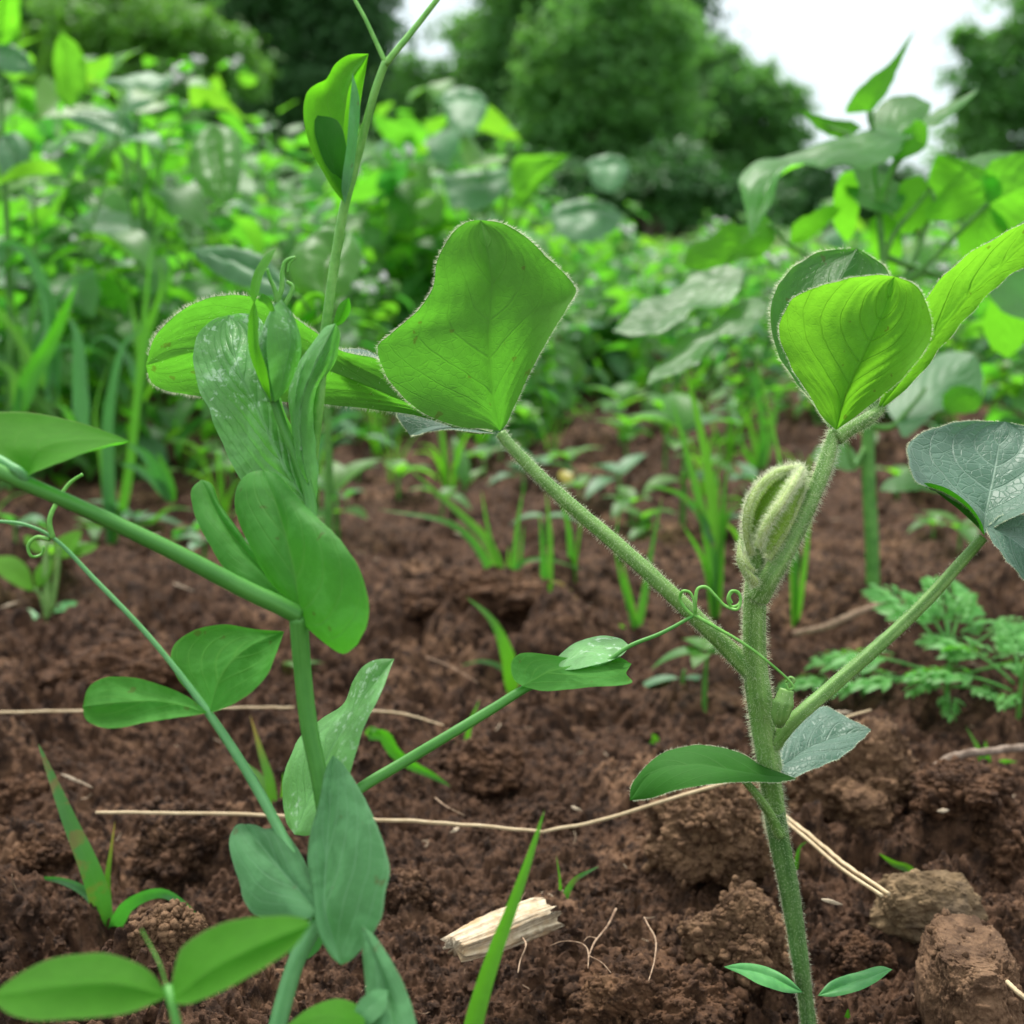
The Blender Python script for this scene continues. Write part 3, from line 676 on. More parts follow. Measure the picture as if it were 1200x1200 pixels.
def rootlets():
    a = Acc(); b = [(722, 1065), (712, 1085), (697, 1104), (690, 1120)]
    L = lay_line(b, 0.004); add_tube(a, L, [.00032, .00026, .00024, .0002], n=30, seg=6, rough=.2)
    for q in ([(690, 1120), (705, 1128), (716, 1140)], [(690, 1120), (687, 1110), (680, 1105), (660, 1103), (645, 1108)], [(690, 1120), (689, 1135)], [(700, 1100), (690, 1098), (684, 1103)]):
        add_tube(a, lay_line(q, 0.004), [.0002, .00015, .0001], n=24, seg=5, rough=.2)
    return tag(a.build('dry_root', M['root'], origin=tuple(L[0])), 'thin branching pale root on the soil right of the wood chip', 'root')
rootlets()
for pts, lb in (([(755, 1075, 0), (760, 1085, 2), (768, 1100, 1), (767, 1125, 0), (760, 1150)], 'thin wavy root on the dark clod at the bottom edge'),
                ([(612, 1098, 1), (616, 1110, 3), (610, 1125, 1), (607, 1140)], 'short dark rootlet just under the wood chip'),
                ([(20, 1045), (15, 1034, 5), (14, 1025, 8)], 'hair thin root sticking up left of the stained grass blade'),
                ([(500, 770, 1), (530, 782, 2), (560, 800, 0)], 'thin dry root lying left of the single upright blade'),
                ([(510, 935, 1), (525, 946, 3), (545, 956, 1)], 'dark thin root beside the long straw')):
    a = Acc(); L = lay_line(pts, 0.005); add_tube(a, L, [.00022, .00022, .00014], n=26, seg=6, rough=.25)
    tag(a.build('dry_root', M['root'], origin=tuple(L[0])), lb, 'root')

def wood_chip():
    g0 = P(532, 1110, gdepth(1110, 0.006)); g1 = P(636, 1068, gdepth(1068, 0.006))
    ax = norm(g1 - g0); L = np.linalg.norm(g1 - g0); up = np.array([0, 0, 1.0]); sd = norm(np.cross(up, ax)); up = np.cross(ax, sd)
    nu, ns = 70, 48; rg = np.random.default_rng(2)
    th = np.linspace(0, 2 * math.pi, ns, endpoint=False); c, s = np.cos(th), np.sin(th)
    px = np.sign(c) * np.abs(c) ** 0.6; pz = np.sign(s) * np.abs(s) ** 0.75
    e0 = 0.022 * rg.normal(size=ns); e1 = 0.05 * rg.normal(size=ns)
    ridge = 0.12 * np.repeat(rg.normal(size=ns // 2), 2) + 0.05 * rg.normal(size=ns)
    V = []
    for i in range(nu):
        t = i / (nu - 1)
        wd = 0.0050 * (0.62 + 0.45 * math.sin(min(1, t * 1.25 + .1) * math.pi * 0.62)); hd = 0.0027 * (0.8 + 0.3 * math.sin(t * 2.6))
        r = 1 + ridge * (1 + 0.25 * np.sin(t * 7 + th * 2)) + 0.03 * vnoise(np.stack([np.full(ns, t * 26), c * 4, s * 4], 1), 3)
        tt = np.clip(t + (1 - t) ** 6 * e0 + t ** 6 * e1, -0.1, 1.1)
        V.append(g0[None] + ax * (tt * L)[:, None] + sd * (wd * px * r)[:, None] + up * (hd * pz * r)[:, None])
    V = np.array(V); a = Acc(); Vf = np.concatenate([V.reshape(-1, 3), V[0].mean(0)[None], V[-1].mean(0)[None] - ax * .0008])
    k = np.arange(ns); k2 = (k + 1) % ns
    uv = np.concatenate([np.stack(np.broadcast_arrays(np.linspace(0, 1, nu)[:, None], (k / ns)[None]), -1).reshape(-1, 2), [[0, .3], [1, .3]]])
    a.add(Vf, [grid_faces(nu, ns, True), np.stack([k2, k, np.full(ns, nu * ns)], 1), np.stack([(nu - 1) * ns + k, (nu - 1) * ns + k2, np.full(ns, nu * ns + 1)], 1)], uv)
    o = a.build('wood_chip', M['wood'], origin=tuple(g0)); return tag(o, 'pale splintered chip of wood lying on the soil behind the front grass blade', 'wood chip')
wood_chip()

def chaff():
    """bits of chaff, each a thing"""
    for px, py, l, ang, lb in ((533, 973, 12, .5, 'tiny pale splinter on the soil just below the long straw'), (676, 948, 14, -.4, 'tiny white splinter left of the drooping bean leaf'), (975, 1057, 26, -.25, 'pale splinter right of the bean stem near its foot'),
            (985, 835, 26, .05, 'white husk behind the blue green bean leaf'), (90, 915, 40, -.4, 'weathered wood sliver on the soil right of the stained blade tip'),
            (545, 628, 26, -.3, 'pinkish husk behind the pea stipules'), (215, 688, 26, -.35, 'pale husk on the soil below the thick pea stalk'), (180, 628, 18, .3, 'small pink husk just under the thick pea stalk'), (10, 709, 24, .3, 'pinkish husk at the left edge beside the bean seedling'),
            (1105, 950, 14, .1, 'flat orange seed husk on the soil at the right')):
        g = lay_line([(px - l / 2 * math.cos(ang), py + l / 2 * math.sin(ang)), (px, py, 1), (px + l / 2 * math.cos(ang), py - l / 2 * math.sin(ang))], 0.005)
        a = Acc(); add_tube(a, g, [.00015, .00055, .0005, .00015], n=20, seg=10, rough=.35, flat=0.3, seed=int(px))
        tag(a.build('husk', M['chaff'], origin=tuple(g[0])), lb, 'husk')
chaff()

# ------------------------------------------------------------------ hairy bean plant
def hairy_tube(name, pts, d, r_px, mat, parent, hair=0.0009, dens=5.0, n=None, seed=1, ribs=0.05, seg=18, label=None, hair_r=0.000026):
    L = px_line(pts, d); R = [r * d / FPX for r in r_px]
    a = Acc(); C, RR, V, N = add_tube(a, L, R, n=n, seg=seg, rough=0.05, seed=seed, ribs=ribs)
    if hair:
        rg = np.random.default_rng(seed); area = 2 * math.pi * RR.mean() * np.linalg.norm(np.diff(C, axis=0), axis=1).sum() * 1e6
        k = rg.integers(0, len(V), int(area * dens))
        b = V[k] + rg.normal(size=(len(k), 3)) * 0.0002
        add_hairs(a, b, N[k] + np.array([0, 0, -0.15]), hair, hair_r, 1, seed, 0.35)
    o = a.build(name, [mat, M['hair']], parent)
    if label: o['label'] = label
    return o

def leaf_part(name, parent, mat, label=None, **kw):
    a = Acc(); add_leaf(a, **kw); o = a.build(name, [mat, M['hair']], parent)
    if label: o['label'] = label
    return o

def bean():
    base = on_ground(945, 1180, -0.004)
    b = thing('bean_plant', 'hairy young bean plant with thick upright stem and fuzzy tip bud on the right', 'bean plant', base)
    B = M['bean_stem']
    hairy_tube('stem', [(948, 1205, 17), (944, 1175, 16), (936, 1115, 12), (924, 1040, 8), (910, 970, 4), (907, 950, 3)], 0.281, [9.5, 9.5, 10.5, 11.5, 12, 12.5], M['bean_stem_old'], b, 0.00055, 9, n=90, ribs=0.06, hair_r=.000014, seed=2)
    hairy_tube('stem', [(911, 975, 4.2), (901, 905, 1), (892, 840, -2), (884, 770, -5), (884, 710, -8), (886, 668, -10), (884, 640, -11)], 0.281, [12, 12.2, 13.2, 14.6, 13, 12.5, 10], B, b, 0.0011, 9, n=120, ribs=0.07, hair_r=.000015)
    # seed leaves at the foot
    for mid, up, lo, t in (([(941, 1163), (895, 1142, 1), (848, 1133, -2)], [(925, 1147), (897, 1132, 2), (870, 1128, 1)], [(925, 1164), (895, 1156, -2), (865, 1141, -2)], (0.01, -0.12)),
                           ([(958, 1167), (1000, 1150, 1), (1046, 1136, -2)], [(972, 1151), (1000, 1139, 2), (1030, 1132, 1)], [(975, 1168), (1003, 1161, -2), (1032, 1146, -2)], (-0.01, -0.12))):
        leaf_part('seed_leaf', b, M['cotyledon'], mid=mid, left=up, right=lo, d=0.290, tilt=t, cup=0.0006, seed=int(mid[-1][0]))
    # old pair of leaves half way up
    lf = hairy_tube('leaf_stalk', [(914, 978, 5), (901, 952, 1), (886, 930, -3), (872, 914, -5)], 0.279, [7, 5.5, 5, 4], B, b, 0.0006, 4, seed=4)
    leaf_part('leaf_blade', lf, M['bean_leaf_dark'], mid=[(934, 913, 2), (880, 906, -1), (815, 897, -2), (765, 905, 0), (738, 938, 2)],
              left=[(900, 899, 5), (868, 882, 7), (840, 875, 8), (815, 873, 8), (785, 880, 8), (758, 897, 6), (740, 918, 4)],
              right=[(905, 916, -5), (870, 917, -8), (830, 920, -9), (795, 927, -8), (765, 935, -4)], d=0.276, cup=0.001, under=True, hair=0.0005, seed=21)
    lf = hairy_tube('leaf_stalk', [(912, 868, 4), (908, 880, 8), (912, 900, 12)], 0.279, [8, 6, 5], B, b, 0.0006, 4, seed=5)
    leaf_part('leaf_blade', lf, M['bean_leaf_old'], 'blue green leaf with a torn brown notch', mid=[(913, 900, 0), (950, 875, 4), (985, 862, 6), (1021, 855, 4)],
              left=[(910, 880, 4), (925, 848, 10), (948, 832, 12), (968, 826, 12), (985, 836, 10)], right=[(922, 910, -4), (955, 900, -4), (985, 888, -2), (1008, 868, 1)],
              d=0.293, tilt=(0.02, -0.10), cup=0.001, hair=0.0004, seed=22, quilt=0.0003)
    # axillary bud and hook
    a = Acc(); L = px_line([(913, 850, 0), (914, 838, -2), (918, 822, -2), (922, 808, -2)], 0.275)
    add_tube(a, L, [0.0008, 0.0016, 0.0021, 0.0013], n=24, seg=14, rough=0.1, ribs=0.08, nrib=3)
    rg = np.random.default_rng(3); k = rg.integers(0, 300, 160); add_hairs(a, a.V[0][k], norm(a.V[0][k] - L.mean(0)), 0.0006, 0.00002, 1, 4)
    add_tube(a, px_line([(922, 812, -2), (925, 803, -2), (930, 797, -2), (926, 794, -2), (921, 800, -2)], 0.275), [0.0003, 0.00045, 0.0002], n=24, seg=8)
    a.build('side_bud', [M['bean_stem'], M['hair']], b)
    # stalk to the right with old leaf
    rs = hairy_tube('leaf_stalk', [(903, 876, 4), (930, 845, 1), (975, 805, 2), (1030, 757, 3), (1085, 705, 4), (1130, 655, 4), (1152, 630, 4)], 0.277, [9.5, 8.5, 8.5, 8, 7.5, 7, 6], B, b, 0.0004, 8, n=90, seed=6, hair_r=.000015)
    leaf_part('leaf_blade', rs, M['bean_leaf_old'], 'grey green leaf with pale veins and one yellow spot', mid=[(1152, 626, 0), (1158, 590, 6), (1166, 550, 12), (1172, 518, 17), (1178, 494, 21)],
              left=[(1144, 606, -5), (1128, 588, -8), (1104, 575, -9), (1080, 566, -6), (1066, 548, 0), (1063, 530, 5), (1072, 513, 10), (1098, 500, 15), (1130, 493, 18), (1158, 493, 20)],
              right=[(1185, 606, -6), (1225, 590, -6), (1252, 560, 2), (1250, 525, 10), (1215, 503, 18)], d=0.280, cup=-0.0015, hair=0.0005, seed=23, quilt=0.0004, nvein=5)
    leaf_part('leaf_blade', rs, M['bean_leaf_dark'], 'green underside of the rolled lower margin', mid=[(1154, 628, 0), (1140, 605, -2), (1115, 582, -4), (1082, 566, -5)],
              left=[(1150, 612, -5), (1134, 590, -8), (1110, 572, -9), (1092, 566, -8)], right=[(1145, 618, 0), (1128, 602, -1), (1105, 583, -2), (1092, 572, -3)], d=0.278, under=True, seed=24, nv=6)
    leaf_part('leaf_blade', rs, M['bean_leaf_old'], 'drooping leaflet at the right edge', mid=[(1156, 618, -4), (1185, 630, -6), (1215, 655, -6), (1245, 700, -3)],
              left=[(1160, 630, -8), (1175, 652, -10), (1200, 680, -8), (1225, 698, -5)], right=[(1180, 602, 0), (1215, 610, 2), (1245, 645, 2), (1252, 680, 0)], d=0.281, cup=-0.001, hair=0.0005, seed=25, quilt=0.0003)
    a = Acc(); c = P(1147, 535, 0.2865); v, f = ico(2); a.add(c + v * np.array([.0010, .0004, .0010]), f)
    # left trifoliate leaf
    ls = hairy_tube('leaf_stalk', [(884, 792, -1), (858, 765, -2.5), (830, 738, -4.5), (780, 690, -6), (725, 640, -5), (675, 598, -4), (630, 556, -3), (600, 525, -2), (587, 508, -1)], 0.278, [11.5, 10.2, 9.3, 8.8, 8.8, 8.5, 8, 7.2, 6.2], B, b, 0.0007, 10, n=110, seed=7, ribs=0.04, hair_r=.000015)
    leaf_part('leaflet', ls, M['bean_leaf'], 'broad upright leaflet seen from its lit underside', mid=[(586, 505, 0), (578, 455, 0), (573, 395, 1), (577, 330, 4), (570, 285, 8), (563, 258, 12)],
              left=[(565, 502, 0), (540, 500, 1), (503, 486, 3), (470, 462, 5), (450, 432, 6), (443, 408, 7), (462, 388, 8), (490, 364, 8), (507, 338, 9), (514, 305, 10), (528, 276, 12), (541, 264, 12.5), (552, 259, 12.5)],
              right=[(593, 498, -1), (602, 478, -3), (624, 432, -6), (648, 388, -8), (668, 356, -8), (676, 343, -6), (668, 327, -3), (640, 300, 3), (610, 273, 8), (585, 261, 11)],
              d=0.276, tilt=(0, 0.05), cup=-0.0035, under=True, hair=0.0008, seed=31, quilt=0.00028, nvein=7, slope=0.8, nu=64, nv=18, facehair=300)
    leaf_part('leaflet', ls, M['bean_leaf'], 'long leaflet reaching left behind the pea tip', mid=[(580, 508, 0), (548, 503, 1), (465, 466, 4), (360, 425, 8), (250, 408, 12), (171, 428, 16)],
              left=[(545, 498, 2), (500, 470, 3), (468, 437, 4), (440, 420, 5), (405, 412, 6), (365, 385, 6), (322, 357, 7), (285, 346, 8), (245, 349, 9), (205, 369, 11), (180, 398, 14)],
              right=[(548, 506, 1), (500, 490, 4), (430, 479, 8), (370, 473, 11), (300, 469, 14), (230, 463, 17), (195, 458, 18), (177, 447, 18)],
              d=0.284, under=True, cup=-0.002, hair=0.0009, seed=32, quilt=0.0005, nvein=8, nu=64, facehair=200)
    leaf_part('leaflet', ls, M['bean_leaf_old'], 'small part of a leaflet showing its pale upper side', mid=[(582, 508, 0), (540, 502, 4), (505, 500, 8), (480, 510, 12)],
              left=[(560, 502, 2), (525, 494, 7), (490, 487, 12), (465, 484, 16)], right=[(560, 507, -1), (530, 505, 0), (505, 507, 4), (490, 510, 8)], d=0.283, hair=0.0006, seed=33)
    leaf_part('leaflet', ls, M['bean_leaf_old'], 'turned up margin showing the pale upper side', mid=[(395, 412, 0), (418, 416, 2), (440, 424, 2), (458, 440, 0)],
              left=[(405, 409, 3), (428, 409, 5), (448, 420, 5)], right=[(408, 417, -1), (428, 427, -1), (446, 436, -1)], d=0.293, hair=0.0006, seed=34, nv=6)
    # right trifoliate leaf
    rt = hairy_tube('leaf_stalk', [(888, 700, -8), (898, 682, -10), (915, 655, -11), (938, 612, -11), (957, 570, -10), (970, 535, -9), (978, 506, -8)], 0.279, [13, 12, 10.5, 9.5, 9, 9, 7], B, b, 0.0012, 13, n=80, seed=8, ribs=0.05, hair_r=.000016)
    leaf_part('leaflet', rt, M['bean_leaf_young'], 'bright front leaflet seen from its lit underside', mid=[(980, 504, 0), (992, 460, -1), (1015, 410, 0), (1035, 365, 3), (1048, 324, 6)],
              left=[(967, 492, 1), (945, 458, 1), (925, 424, 1), (914, 395, 2), (918, 366, 3), (935, 348, 4), (965, 334, 5), (1000, 326, 6), (1028, 322, 6)],
              right=[(1000, 490, -1), (1028, 468, -3), (1060, 440, -5), (1084, 410, -6), (1092, 385, -5), (1086, 354, -2), (1070, 332, 3)],
              d=0.268, tilt=(0, 0.045), cup=-0.004, under=True, hair=0.0005, seed=41, quilt=0.0004, nvein=8, slope=0.6, nu=60, nv=18, facehair=250)
    leaf_part('leaflet', rt, M['bean_leaf'], 'darker back leaflet showing its upper side', mid=[(974, 504, 0), (962, 450, 5), (965, 380, 12), (985, 325, 18), (1005, 291, 24)],
              left=[(955, 475, 1), (928, 440, 4), (910, 408, 8), (903, 372, 12), (911, 336, 17), (934, 309, 22), (966, 293, 25)],
              right=[(1010, 460, 1), (1045, 400, 6), (1052, 350, 14), (1035, 310, 21)], d=0.273, cup=-0.003, hair=0.0009, seed=42, quilt=0.0006, nvein=8, facehair=200)
    hairy_tube('leaflet_stalk', [(980, 512, -1), (1000, 500, 0), (1018, 490, 2), (1032, 478, 4)], 0.271, [10, 8, 8, 6], B, rt, 0.0009, 12, seed=9, hair_r=.000016)
    leaf_part('leaflet', rt, M['bean_leaf_young'], 'bright leaflet reaching out of the frame on the right', mid=[(1028, 482, 4), (1075, 420, 2), (1130, 352, 2), (1200, 282, 4), (1275, 205, 8)],
              left=[(1040, 440, 2), (1080, 355, -2), (1120, 308, -4), (1160, 281, -5), (1205, 256, -4), (1250, 222, 0)],
              right=[(1045, 470, 4), (1075, 440, 5), (1100, 408, 6), (1130, 372, 7), (1170, 330, 8), (1215, 300, 9), (1255, 255, 9)],
              d=0.270, under=True, cup=-0.002, hair=0.0004, seed=43, quilt=0.0005, nvein=9, nu=56, facehair=150)
    # furled bud: young leaflets folded like boats, their pale hairy ridges towards the viewer
    bd = hairy_tube('tip_bud', [(886, 660, -2), (888, 635, -1), (900, 605, 1), (916, 575, 2), (932, 556, 2), (940, 548, 2)], 0.273, [10, 11, 13.5, 12.5, 8, 3], M['bud'], b, 0.0012, 22, n=50, seed=11, ribs=0.12, seg=30, hair_r=.000018)
    for q, r, s in (([(880, 650, -4), (874, 620, -6), (878, 592, -7), (892, 567, -6), (914, 552, -4), (938, 547, -2)], [4.2, 4, 4, 4, 3.8, 2.6], 12), ([(888, 640, -8), (897, 618, -10), (914, 592, -10), (929, 568, -8), (940, 549, -4)], [5, 4.6, 4.4, 4.2, 3], 13), ([(900, 655, -4), (920, 625, -4), (936, 590, -3), (942, 556, -2)], [4.2, 4, 3.8, 2.6], 14)):
        hairy_tube('folded_ridge', q, 0.271, r, M['bud_ridge'], bd, 0.0013, 34, n=40, seed=s, seg=12, hair_r=.000018)
    leaf_part('furled_leaflet', bd, M['bud'], mid=[(882, 642, -2), (884, 605, -2), (902, 572, -2), (938, 547, -2)], left=[(871, 622, -6), (874, 590, -7), (889, 565, -6), (914, 550, -4)], right=[(896, 620, -10), (913, 593, -10), (928, 569, -8)],
              d=0.271, under=True, hair=0.0009, seed=51, quilt=0.0004, nvein=12, facehair=700, wav=0.0002)
    leaf_part('furled_leaflet', bd, M['bud'], mid=[(894, 648, -5), (910, 618, -5), (926, 588, -4), (941, 550, -3)], left=[(890, 635, -9), (906, 604, -10), (926, 573, -8)], right=[(905, 648, -4), (924, 620, -4), (939, 585, -3)],
              d=0.271, under=True, hair=0.0009, seed=52, quilt=0.0004, nvein=12, facehair=700, wav=0.0002)
    for x0, y0, x1, y1, s in ((882, 690, 868, 632, 1), (878, 676, 873, 645, 4)):
        leaf_part('stipule', bd, M['bud_ridge'], mid=[(x0, y0, -5), ((x0 + x1) / 2 - 2, (y0 + y1) / 2, -9), (x1, y1, -5)], left=[(x0 - 7, y0 - 8, -4), (x1 - 4, (y0 + y1) / 2 - 4, -5)], right=[(x0 + 7, y0 - 8, -6), (x1 + 7, (y0 + y1) / 2, -7)],
                  d=0.271, under=True, hair=0.0013, seed=60 + s, nv=6, facehair=600)
bean()

# ------------------------------------------------------------------ pea plants
def smooth_tube(name, pts, d, r_px, mat, parent, n=None, seed=1, seg=14, ribs=0.03):
    a = Acc(); add_tube(a, px_line(pts, d), [r * d / FPX for r in r_px], n=n, seg=seg, rough=0.03, seed=seed, ribs=ribs, nrib=4)
    return a.build(name, mat, parent)

def pea():
    base = on_ground(318, 1235, -0.004); base = np.array([base[0] - 0.002, base[1] - 0.01, base[2]])
    p = thing('pea_plant', 'tall smooth pea plant with clasping waxy leaves and tendrils filling the left half', 'pea plant', base)
    S = M['pea_stem']; L = M['pea_leaf']; W = M['pea_leaf_wax']
    bs = P(318, 1235, 0.214)
    smooth_tube('stem', [(300, 1330, -2), (318, 1235, 0), (335, 1165, 2), (352, 1115, 3), (374, 1078, 4)], 0.214, [11, 11, 10.5, 10, 10], M['pea_stem_pale'], p, n=40)
    smooth_tube('stem', [(374, 1080, 3), (384, 1030, 12), (384, 980, 16), (376, 920, 17), (362, 850, 17), (354, 780, 16), (350, 722, 14)], 0.215, [9.5, 10, 10.5, 11, 11, 11, 12], S, p, n=60)
    smooth_tube('stem', [(350, 724, 0), (356, 690, 3), (362, 640, 8), (364, 590, 14), (352, 545, 16), (332, 500, 17), (320, 465, 17)], 0.230, [11, 9, 8, 7.5, 7, 6, 6], S, p, n=50)
    for q, d, r in (((350, 723, 14), .2155, 12.2), ((375, 1076, 3.6), .2145, 10.6)):
        a = Acc(); v, f = ico(3); c = P(q[0], q[1], d + q[2] / 1000); rr = r * d / FPX
        a.add(c + v * rr * np.array([1.05, 1, .85]) * (1 + .05 * fbm(v * 3, 2, int(q[0])))[:, None], f); a.build('stem_node', S, p)
    # lower pair of stipules
    leaf_part('stipule', p, W, 'left waxy stipule with a bitten upper edge', mid=[(376, 1072), (350, 1042, 2), (322, 1010, 4), (287, 966, 9)],
              left=[(362, 1076, -1), (335, 1077, 0), (298, 1072, 2), (286, 1055, 3), (279, 1030, 4), (269, 995, 6), (270, 978, 8), (278, 966, 9)],
              right=[(374, 1052, 2), (366, 1030, 4), (352, 1000, 6), (340, 982, 7), (330, 970, 8), (312, 972, 9), (300, 967, 9)], d=0.216, tilt=(0, -.03), cup=0.0015, seed=101)
    leaf_part('stipule', p, W, 'right waxy stipule, pointed up and lobed below', mid=[(400, 1131, -4), (388, 1095, -2), (380, 1060, -1), (384, 1000, 2), (390, 885, 9)],
              left=[(388, 1122, -3), (372, 1092, -2), (368, 1050, 0), (362, 1015, 2), (364, 980, 4), (376, 935, 6), (382, 900, 8)],
              right=[(412, 1124, -6), (428, 1106, -7), (446, 1078, -8), (455, 1040, -7), (457, 1015, -6), (450, 985, -4), (437, 955, -1), (418, 918, 4), (400, 893, 8)],
              d=0.215, tilt=(0, -.02), cup=0.001, seed=102, nu=56)
    leaf_part('stipule', p, W, 'hanging lower lobe', mid=[(378, 1076, 2), (362, 1092, 3), (350, 1108, 4), (342, 1126, 4)], left=[(360, 1078, 2), (344, 1095, 3), (338, 1115, 4)], right=[(380, 1100, 4), (372, 1116, 5), (355, 1126, 5)], d=0.217, seed=103, nv=6)
    leaf_part('leaflet', p, W, 'long pale leaflet running out of the bottom edge', mid=[(424, 1084, 0), (443, 1130, -3), (457, 1180, -6), (465, 1250, -12)], left=[(424, 1110, 0), (428, 1160, -3), (432, 1210, -8)], right=[(440, 1098, -1), (462, 1132, -3), (481, 1175, -6), (488, 1215, -9)],
              d=0.207, cup=0.001, seed=104)
    # lower leaf: stalk running up left with two leaflets and a tendril
    r1 = smooth_tube('leaf_stalk', [(374, 1074, 0), (350, 1020, 4), (322, 962, 8), (290, 905, 11), (246, 838, 14), (180, 752, 17), (110, 678, 20), (62, 630, 22), (30, 615, 22), (-10, 610, 22)], 0.218, [6.5, 6.5, 6.5, 6, 5, 3.6, 3.4, 3.2, 2.4, 2.2], M['pea_stem_pale'], p, n=100)
    leaf_part('leaflet', r1, L, 'upright leaflet of the lower left pair', mid=[(245, 836, 0), (258, 795, 1), (285, 762, 3), (333, 740, 6)], left=[(228, 818, 1), (208, 795, 2), (200, 772, 3), (210, 750, 5), (235, 737, 6), (265, 732, 7), (300, 738, 7)], right=[(262, 830, -1), (288, 816, -2), (310, 795, -1), (324, 768, 2)],
              d=0.2315, tilt=(0, -.02), cup=-0.0015, seed=105, under=True)
    leaf_part('leaflet', r1, L, 'lying leaflet of the lower left pair', mid=[(243, 835, 0), (200, 824, -1), (150, 822, -3), (97, 828, -5)], left=[(222, 818, 1), (185, 803, 2), (150, 795, 2), (122, 795, 0), (104, 806, -2)], right=[(215, 840, -3), (170, 847, -5), (132, 853, -6), (112, 850, -6), (100, 842, -6)],
              d=0.231, cup=-0.001, seed=106, under=True)
    a = Acc()
    add_tube(a, px_line([(62, 631, 22), (58, 610, 22), (66, 590, 23), (80, 568, 24), (90, 560, 24), (97, 556, 24)], .218), [.0005, .0004, .0003], n=36, seg=8)
    add_tube(a, px_line([(58, 632, 22), (42, 630, 23), (33, 640, 23), (37, 652, 23), (48, 650, 24), (52, 640, 24)], .218), [.0004, .0003, .0002], n=36, seg=8)
    a.build('tendril', M['tendril'], r1)
    # spotted folded leaflet behind
    r2 = smooth_tube('leaf_stalk', [(385, 965, 14), (405, 938, 20), (425, 922, 23), (470, 895, 26), (520, 865, 28), (575, 832, 31), (618, 806, 33), (660, 792, 34), (705, 778, 35), (738, 757, 36), (775, 742, 37), (812, 722, 38)], 0.222, [6, 7, 7.5, 7.5, 7, 7, 6.5, 4, 3.4, 3, 2.8, 2.4], S, p, n=120)
    leaf_part('stipule', p, M['pea_leaf_spot'], 'folded stipule with whitish blotches behind the stem', mid=[(345, 978, 0), (368, 925, 2), (395, 870, 3), (425, 820, 4), (462, 772, 4)],
              left=[(334, 960, 6), (330, 930, 9), (336, 898, 11), (352, 866, 13), (378, 842, 14), (404, 824, 14), (413, 800, 11), (424, 782, 8), (440, 773, 6)],
              right=[(362, 979, -2), (385, 968, -4), (404, 940, -6), (412, 910, -7), (420, 880, -7), (430, 848, -6), (445, 812, -3)], d=0.241, cup=0.001, seed=107, nu=56)
    leaf_part('leaflet', r2, L, 'front leaflet folded level, dark underside', mid=[(612, 804, 0), (645, 786, 3), (690, 776, 5), (740, 778, 6)], left=[(602, 796, 2), (599, 778, 5), (608, 767, 7), (640, 767, 8), (690, 773, 8), (725, 770, 7)], right=[(640, 810, -4), (690, 805, -6), (725, 803, -6), (740, 799, -4), (734, 790, 0)],
              d=0.2525, cup=-0.001, seed=108, under=True)
    leaf_part('leaflet', r2, M['pea_leaf_spot'], 'back leaflet folded level, upper side showing', mid=[(650, 786, 0), (672, 772, 3), (702, 762, 5), (738, 757, 5)], left=[(655, 770, 6), (678, 752, 10), (705, 745, 12), (726, 749, 10)], right=[(670, 784, -2), (700, 778, -2), (728, 770, 1)], d=0.257, seed=109, nv=8)
    a = Acc(); T = lambda pts, r, n=50: add_tube(a, px_line(pts, .222), r, n=n, seg=8)
    T([(812, 722, 38), (802, 712, 38), (797, 702, 38), (800, 693, 37), (808, 694, 37), (813, 704, 37), (814, 716, 37)], [.00032, .0003, .00025], 60)
    T([(815, 720, 38), (815, 705, 37), (818, 690, 37), (827, 688, 37), (838, 698, 37), (850, 710, 37), (864, 714, 36), (868, 705, 36), (865, 694, 36), (857, 693, 36), (853, 702, 36), (858, 711, 37), (866, 708, 37), (867, 698, 38), (860, 693, 38), (855, 699, 38), (858, 707, 38)], [.00034, .0003, .00028, .00027, .00022], 160)
    T([(814, 721, 38), (840, 736, 37), (868, 752, 36), (898, 774, 37), (926, 799, 38), (930, 806, 38), (924, 808, 38), (921, 801, 38)], [.00038, .0003, .00025, .00022], 90)
    a.build('tendril', M['tendril'], r2)
    # upper node: thick stalk to the left
    r3 = smooth_tube('leaf_stalk', [(352, 722, 0), (325, 708, -1), (290, 692, -2), (200, 645, -5), (100, 597, -9), (20, 562, -12), (-40, 535, -14)], 0.229, [11, 10.5, 10, 9, 8.5, 8.5, 8], S, p, n=90)
    leaf_part('leaflet', r3, M['pea_leaf_bright'], 'long leaflet at the left edge seen from below', mid=[(28, 560, 0), (45, 530, 1), (85, 517, 2), (152, 517, 3)], left=[(10, 540, 1), (-30, 510, 4), (-10, 486, 9), (35, 484, 10), (90, 494, 9), (130, 508, 6)], right=[(50, 552, -4), (85, 539, -5), (120, 526, -3)], d=0.217, seed=110, under=True, cup=-0.001)
    smooth_tube('leaflet_stalk', [(30, 562, 0), (22, 552, -1), (10, 545, 0), (-15, 532, 2)], 0.217, [6, 5, 6, 6], M['pea_stem_pale'], r3)
    leaf_part('stipule', p, M['pea_leaf'], 'narrow left stipule of the upper node', mid=[(345, 712, 0), (300, 660, 3), (262, 612, 6), (236, 562, 10)], left=[(318, 700, -1), (285, 684, 0), (262, 664, 2), (242, 632, 4), (226, 595, 7), (225, 572, 9)], right=[(330, 688, 2), (298, 648, 4), (276, 616, 6), (258, 590, 8), (247, 566, 10)], d=0.233, cup=0.001, seed=111)
